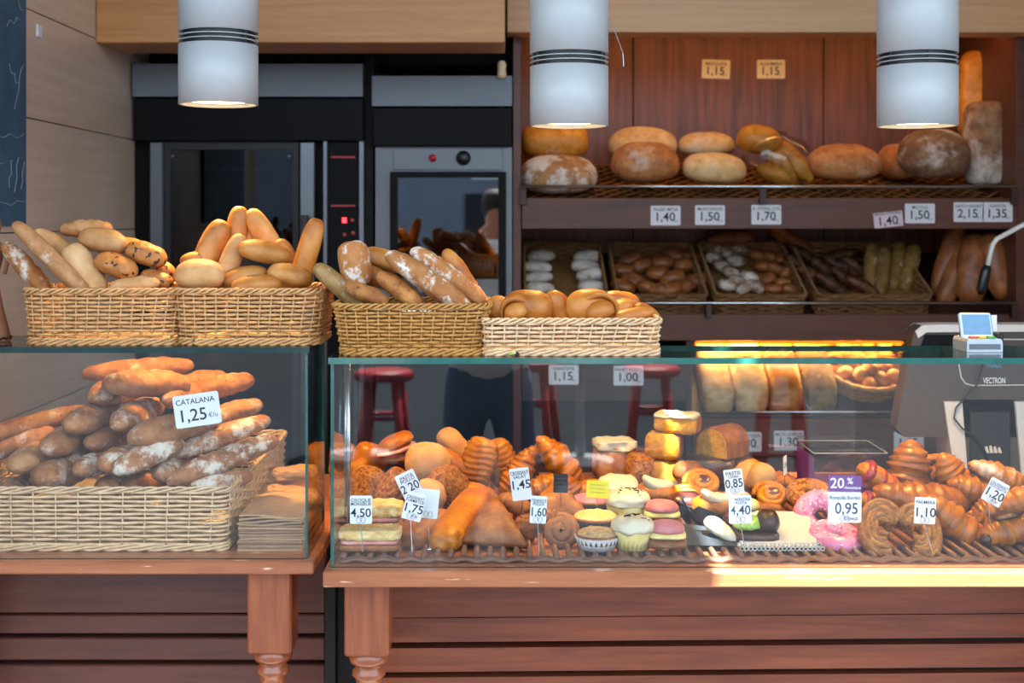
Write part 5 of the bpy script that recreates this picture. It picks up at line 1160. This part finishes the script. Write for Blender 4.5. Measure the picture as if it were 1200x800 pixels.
def card(label, px, py, D, w, h, lines, rot=0, mat='card', ink='ink', base=None, clip=True, group=None, yaw=0, lean=0, foot=True):
    """price card: lines are (text, cap height px, dx px, dy px from centre, ink)"""
    s = S(D); t = thing('price_card', label, 'price card', P(px, py, D), group)
    t.rotation_euler = (math.radians(-lean), math.radians(-rot), math.radians(yaw))
    W, H = w*s, h*s; r = min(W, H)*.07
    pts = []
    for cx, cz, a0 in ((W/2-r, H/2-r, 0), (-W/2+r, H/2-r, 90), (-W/2+r, -H/2+r, 180), (W/2-r, -H/2+r, 270)):
        for k in range(4): a = math.radians(a0+30*k); pts.append((cx+r*math.cos(a), cz+r*math.sin(a)))
    MB().prism(pts, -.0005, .0005).build('sheet', mat, t)
    if lines == 'scribble':                          # handwriting too small to read
        lines = []
        for j in range(3):
            MB().tube([((-.34+.68*k/13)*W, -.0008, (.25-.22*j)*H+.05*H*math.sin(k*2.3+j*1.7)) for k in range(14)], .0005, 4).build('pen_stroke', 'ink_grey', t)
    for i, ln in enumerate(lines):
        tx, hh, dx, dy = ln[:4]; ik = ln[4] if len(ln) > 4 else ink
        letter(tx, hh*s*1.18/.70, ik, t, (dx*s, -.0009-.0001*i, -dy*s), W*(.92 if len(ln) < 6 else ln[5]))
    if base:
        inv = (Matrix.Rotation(math.radians(yaw), 4, 'Z') @ Matrix.Rotation(math.radians(-rot), 4, 'Y') @ Matrix.Rotation(math.radians(-lean), 4, 'X')).to_3x3().inverted()
        bpt = Vector((X(base[0], base[2]), base[2], base[1]))-P(px, py, D); b = inv @ bpt
        foot_z = Vector((0, 0, 1))
        m = MB(); q = Vector((0, .0012, -H*.28))
        m.tube([q, Vector((0, .0016, -H*.5)), b+(inv @ Vector((0, 0, .02))), b], .0009, 5); m.build('pin', 'wire', t, True)
        f = MB().lathe([(0, .004), (.003, .004), (.006, .001), (.006, 0), (0, 0)], 12).build('foot', 'wire', t, True); f.matrix_basis = Matrix.Translation(b) @ inv.to_4x4()
    if clip:
        m = MB()
        for dx in (-.0045, .0045): m.tube([(dx+.0042*math.cos(a*pi/5), -.0016, -H*.36+.0058*math.sin(a*pi/5)) for a in range(10)], .0005, 4, True)
        m.build('wire_clip', 'wire', t, True, 'stuff')
    return t
GPc = 'price cards in the pastry counter'; GPs = 'price cards on the shelf edges'
zb = .9262
card('large white card reading CATALANA 1,25 stuck among the floury loaves', 231, 480, 2.645, 54, 38, [('CATALANA', 5.2, -1, -10.5), ('1,25', 12, -6, 6), ('€/u', 4.5, 18, 8, 'ink_grey')], 8, clip=False)
fz = zb
card('white card reading CROQUE MONSIEUR 4,50 at the far left', 423, 597, 2.515, 26, 33, [('CROQUE', 3.4, 0, -11), ('MONSIEUR', 3.4, 0, -6.5), ('4,50', 8.5, 0, 4)], 0, base=(425, fz, 2.515), group=GPc)
card('tilted white card reading 2,20 above the card reading 1,75', 480, 569, 2.60, 24, 34, [('PASTA', 3.4, 1, -11), ('POLLO', 3.4, 1, -7), ('2,20', 8.5, 0, 2)], 26, base=(495, FZ, 2.62), group=GPc, clip=False)
card('tilted white card reading 1,75 leaning right', 485, 593, 2.53, 23, 33, [('CROISSANT', 3, 0, -10), ('FORMATGE', 3, 0, -6), ('1,75', 8.5, 0, 3), ('€/u', 3, 4, 11, 'ink_grey')], -14, base=(483, fz, 2.515), group=GPc)
card('blank whitish card behind the card reading 1,75', 503, 590, 2.56, 22, 34, [], -6, base=(503, FZ, 2.56), group=GPc)
card('white card reading CROISSANT SALAT 1,45 before the braided pastries', 610, 567, 2.70, 23, 38, [('CROISSANT', 3.6, 0, -13), ('SALAT', 3.2, 0, -8.5), ('1,45', 8.5, 0, 1)], 7, base=(610, FZ, 2.72), group=GPc, clip=False)
card('white card reading TRIANGLE PIZZA 1,60 before the turnover', 631, 597, 2.515, 19, 32, [('TRIANGLE', 3, 0, -10.5), ('PIZZA', 3, 0, -6.5), ('1,60', 8.5, 0, 3)], -3, base=(632, fz, 2.515), group=GPc)
card('small black card with pale lettering among the croissants', 657, 566, 2.78, 17, 22, 'scribble', 0, 'card_black', base=(657, FZ, 2.80), clip=False, group=GPc)
card('bright yellow card with dark scribble by the custard tart', 700, 573, 2.76, 26, 20, 'scribble', -4, 'card_yellow', base=(700, FZ, 2.78), clip=False, group=GPc)
card('white card reading PASTIS 0,85 tilted before the danish', 860, 564, 2.66, 22, 29, [('PASTIS', 3.6, 0, -9.5), ('CREMA', 2.4, 0, -5.5, 'ink_grey'), ('0,85', 8.5, 0, 2.5)], 7, base=(860, FZ, 2.68), group=GPc)
card('white card reading POMERATINA FRUITA 4,40 before the fruit slice', 867.5, 596.5, 2.515, 26, 33, [('POMERATINA', 3, 0, -11.5, 'ink_blue'), ('FRUITA', 2.8, 0, -7.5, 'ink_blue'), ('4,40', 9, 0, 1.5, 'ink_blue')], 1, base=(873, fz, 2.515), group=GPc)
card('white card reading Rosquilla 0,95 under the purple 20% card', 990, 594, 2.515, 39, 36, [('Rosquilla Bombó', 3.6, 0, -11, 'ink_blue'), ('0,95', 11, 2, 2, 'ink_blue', .68), ('€/peça', 3.6, 7, 13, 'ink_blue')], -1, base=(1003, fz, 2.515), group=GPc)
t = card('purple card reading 20% descompte above the white one', 990, 566.5, 2.513, 39, 19, [('20', 10, -9, 0, 'ink_white'), ('%', 6, 6, -3, 'ink_white'), ('descompte', 2.6, 9, 4.5, 'ink_white', .5)], -1, 'card_purple', clip=False, group=GPc)
card('white card reading PALMERA 1,10 before the palmier', 1084, 598, 2.515, 25, 31, [('PALMERA', 3.2, 0, -9.5), ('1,10', 9, 0, 2.5)], -3, base=(1092, fz, 2.515), group=GPc)
card('tilted white card reading 1,20 among the right croissants', 1166.5, 576.5, 2.60, 24, 29, [('CROISSANT', 2.7, 0, -9, 'ink_blue'), ('XOCOLATA', 2.7, 0, -5.5, 'ink_blue'), ('1,20', 8.5, 0, 3), ('€/u', 3, 4, 10, 'ink_grey')], -29, base=(1160, FZ, 2.62), group=GPc)
card('small card turned edge-on between cake and clear box', 920, 545, 3.02, 12, 22, [('0,90', 5, 0, 0)], 4, base=(920, FZ, 3.04), clip=False, yaw=60, group=GPc)
# shelf cards
D = 4.2885
for (lb, px, py, w, h, a, b, mt, rot) in (
  ('white shelf card reading PAGES MITJA 1,40 under the smooth round loaf', 780, 252.5, 35, 23, 'PAGES MITJA', '1,40', 'card', 0),
  ('white shelf card reading MUNTANYES 1,50 under the pale loaf', 832, 252, 35, 23, 'MUNTANYES', '1,50', 'card', 0),
  ('white shelf card reading 1,70 under the bag of rolls', 898, 251.5, 35, 23, 'AL. INTEGRAL 1/2 KG', '1,70', 'card', 0),
  ('tilted pinkish shelf card reading 1,40 left of the right cards', 1041, 257, 34, 18, 'BARRA INTEGRAL', '1,40', 'card_pink', 6),
  ('white shelf card reading MOTLLE 1,50 beside the pinkish card', 1078, 250, 35, 23, 'MOTLLE', '1,50', 'card', 0),
  ('white shelf card reading XAPATA SEGANT 2,15 at the right', 1135, 248.5, 35, 23, 'XAPATA SEGANT', '2,15', 'card', 0),
  ('white shelf card reading XAPATA 1,35 at the far right', 1169, 248.5, 35, 23, 'XAPATA', '1,35', 'card', 0)):
    card(lb, px, py, D, w, h, [(a, 3, 0, -7), (b, 8.5, -1, 2), ('€/u', 2.2, 12, 6.5, 'ink_grey')], rot, mt, clip=False, group=GPs)
for lb, px, a in (('cream card reading MEZQUITA 1,15 on the back panel', 839, 'MEZQUITA'), ('cream card reading ALHAMBRA 1,15 on the back panel', 903.5, 'ALHAMBRA')):
    card(lb, px, 81, 4.838, 33, 22, [(a, 3, 0, -6), ('1,15', 8, -1, 2.5), ('€/u', 2.2, 10, 6.5, 'ink_grey')], -2 if px < 850 else 0, 'card_cream', clip=False, group=GPs)
D = 4.2985
for lb, px, py, a, b in (('white card reading 1,15 behind glass, left of two on the dark shelf edge', 660.5, 439, 'XAPATETA', '1,15'), ('white card reading 1,00 behind glass, right of two on the dark shelf edge', 736.5, 440, 'PANET RODO', '1,00'),
  ('white card reading 1,80 behind the cut yellow cake', 875, 517.5, 'MOTLLE INTEGRAL', '1,80'), ('white card reading MOTLLE PETIT 1,30 on the lower shelf edge', 924.5, 516, 'MOTLLE PETIT', '1,30'), ('white card reading 1,85 left of the register stand', 1065, 517, 'RODO', '1,85')):
    card(lb, px, py, D, 35, 23, [(a, 3, 0, -7), (b, 8.5, -1, 2), ('€/u', 2.2, 12, 6.5, 'ink_grey')], 0, 'card', clip=False, group=GPs)
letter('VECTRON', 6.5*S(3.3)/.7, 'ink_white', cr, (X(1165, 3.3), 3.2985, Z(446, 3.3)), 26*S(3.3), 'maker_lettering')
letter('PAGADO', 7*S(3.3)/.7, 'screen_blue', cr, (X(1165, 3.3), 3.2985, Z(427.5, 3.3)), 18*S(3.3), 'screen_lettering')

# ------------------------------------------------------------------ the street that the counter glass mirrors
GZs = 'red bar stools on the pavement'
def stool(label, x, y, rz):
    t = thing('bar_stool', label, 'stool', (x, y, 0), GZs); t.rotation_euler = (0, 0, rz)
    MB().lathe([(0, .70), (.15, .70), (.165, .71), (.165, .74), (.15, .755), (0, .755)], 28).build('seat', 'stool_red', t, True)
    for a in range(4):
        g = pi/4+a*pi/2; MB().tube([(.11*math.cos(g), .11*math.sin(g), .70), (.20*math.cos(g), .20*math.sin(g), 0)], [.026, .022], 8).build('leg', 'stool_red', t, True)
    for zz_, r_ in ((.25, .17), (.5, .14)):
        MB().tube([(r_*math.cos(pi/4+a*pi/2), r_*math.sin(pi/4+a*pi/2), zz_) for a in range(4)], .013, 6, True).build('stretcher', 'stool_red', t, True)
MIR = 2*2.47
for lb, px, Dm in (('red bar stool mirrored at the left of the pastry glass', 450, 7.1), ('red bar stool mirrored beside the jeans', 625, 7.6), ('red bar stool mirrored in the middle of the pastry glass', 763, 7.3), ('red bar stool mirrored below the tin loaves', 915, 7.4)):
    stool(lb, X(px, Dm), MIR-Dm, .3+px*.01)
def table(label, x, y):
    t = thing('cafe_table', label, 'table', (x, y, 0), 'white tables on the pavement')
    MB().lathe([(0, .70), (.34, .70), (.35, .71), (.34, .725), (0, .725)], 36).build('top', 'white_metal', t, True)
    MB().tube([(0, 0, .02), (0, 0, .70)], .03, 10).build('stem', 'white_metal', t, True)
    MB().lathe([(0, 0), (.22, 0), (.22, .015), (.04, .03), (0, .03)], 28).build('foot', 'white_metal', t, True)
table('white cafe table mirrored at the left of the pastry glass', X(420, 8.6), MIR-8.6); table('white cafe table mirrored right of the jeans', X(680, 8.4), MIR-8.4)
bo = thing('standin', 'white square bollard added for the pale bands mirrored before the clear cake box', 'standin', (X(975, 6.0), MIR-6.0, 0))  # added post, in place of a passer-by's pale trouser legs
MB().box(-.09, .09, -.09, .09, 0, 1.05, .02, seg=2).build('post', 'white_metal', bo); MB().box(-.10, .10, -.10, .10, 1.05, 1.09, .015, seg=2).build('cap', 'white_metal', bo)
# the person standing behind the viewpoint, seen only as a reflection
pr = thing('person', 'person in a pale shirt and blue jeans, hands raised, mirrored in the glass', 'person', (-.06, -.34, 0))
def skin(name, pts, edges, radii, mat, root=0):
    me = bpy.data.meshes.new(name); me.from_pydata([Vector(p) for p in pts], edges, []); me.materials.append(M[mat])
    o = bpy.data.objects.new(name, me); C.objects.link(o); o.parent = pr
    sm = o.modifiers.new('skin', 'SKIN'); sm.use_smooth_shade = True
    if not me.skin_vertices: 
        bpy.context.view_layer.objects.active = o
    for i, v in enumerate(me.skin_vertices[0].data):
        r = radii[i]; v.radius = r if isinstance(r, tuple) else (r, r); v.use_root = i == root
    o.modifiers.new('sub', 'SUBSURF').levels = 1; o.modifiers['sub'].render_levels = 2
    return o
body = [(0, 0, .96), (0, 0, 1.12), (0, 0, 1.30), (0, 0, 1.42), (0, .01, 1.50), (0, .02, 1.60), (0, .015, 1.70),
        (-.17, 0, 1.40), (-.24, .05, 1.18), (-.13, .22, 1.46), (.17, 0, 1.40), (.24, .05, 1.18), (.13, .22, 1.46),
        (-.10, 0, .90), (-.12, .01, .50), (-.13, -.02, .09), (-.14, .12, .04), (.10, 0, .90), (.12, .01, .50), (.13, -.02, .09), (.14, .12, .04)]
bed = [(0, 1), (1, 2), (2, 3), (3, 4), (4, 5), (5, 6), (3, 7), (7, 8), (8, 9), (3, 10), (10, 11), (11, 12), (0, 13), (13, 14), (14, 15), (15, 16), (0, 17), (17, 18), (18, 19), (19, 20)]
brd = [(.11, .08), (.10, .07), (.11, .08), (.10, .07), .055, (.075, .09), (.06, .08), .06, .045, .034, .06, .045, .034, .085, .06, .045, .04, .085, .06, .045, .04]
skin('body', body, bed, brd, 'skin')
skin('jeans', [(0, 0, 1.06), (0, 0, .93), (-.10, 0, .86), (-.12, .01, .50), (-.13, -.02, .10), (.10, 0, .86), (.12, .01, .50), (.13, -.02, .10)], [(0, 1), (1, 2), (2, 3), (3, 4), (1, 5), (5, 6), (6, 7)], [(.17, .125), (.165, .125), .105, .078, .07, .105, .078, .07], 'denim')
skin('shirt', [(0, 0, .86), (0, 0, 1.14), (0, 0, 1.31), (0, 0, 1.43), (-.17, 0, 1.41), (-.235, .03, 1.24), (.17, 0, 1.41), (.235, .03, 1.24)], [(0, 1), (1, 2), (2, 3), (3, 4), (4, 5), (3, 6), (6, 7)], [(.20, .15), (.185, .14), (.20, .145), (.16, .12), .08, .065, .075, .065], 'shirt')
MB().lathe([(0, 1.80), (.05, 1.795), (.085, 1.76), (.095, 1.70), (.09, 1.64), (.075, 1.60)], 20, (0, -.005, 0)).build('hair', 'hair', pr, True)
for sg in (-1, 1):
    for k in range(5):
        fx = sg*(.115-.012*k); L = (.05, .065, .07, .065, .05)[k]
        skin('finger', [(sg*.125, .225, 1.475), (fx, .255, 1.49+.012*k), (fx-sg*L*.6, .275, 1.50+.012*k)], [(0, 1), (1, 2)], [.012, .009, .007], 'skin')
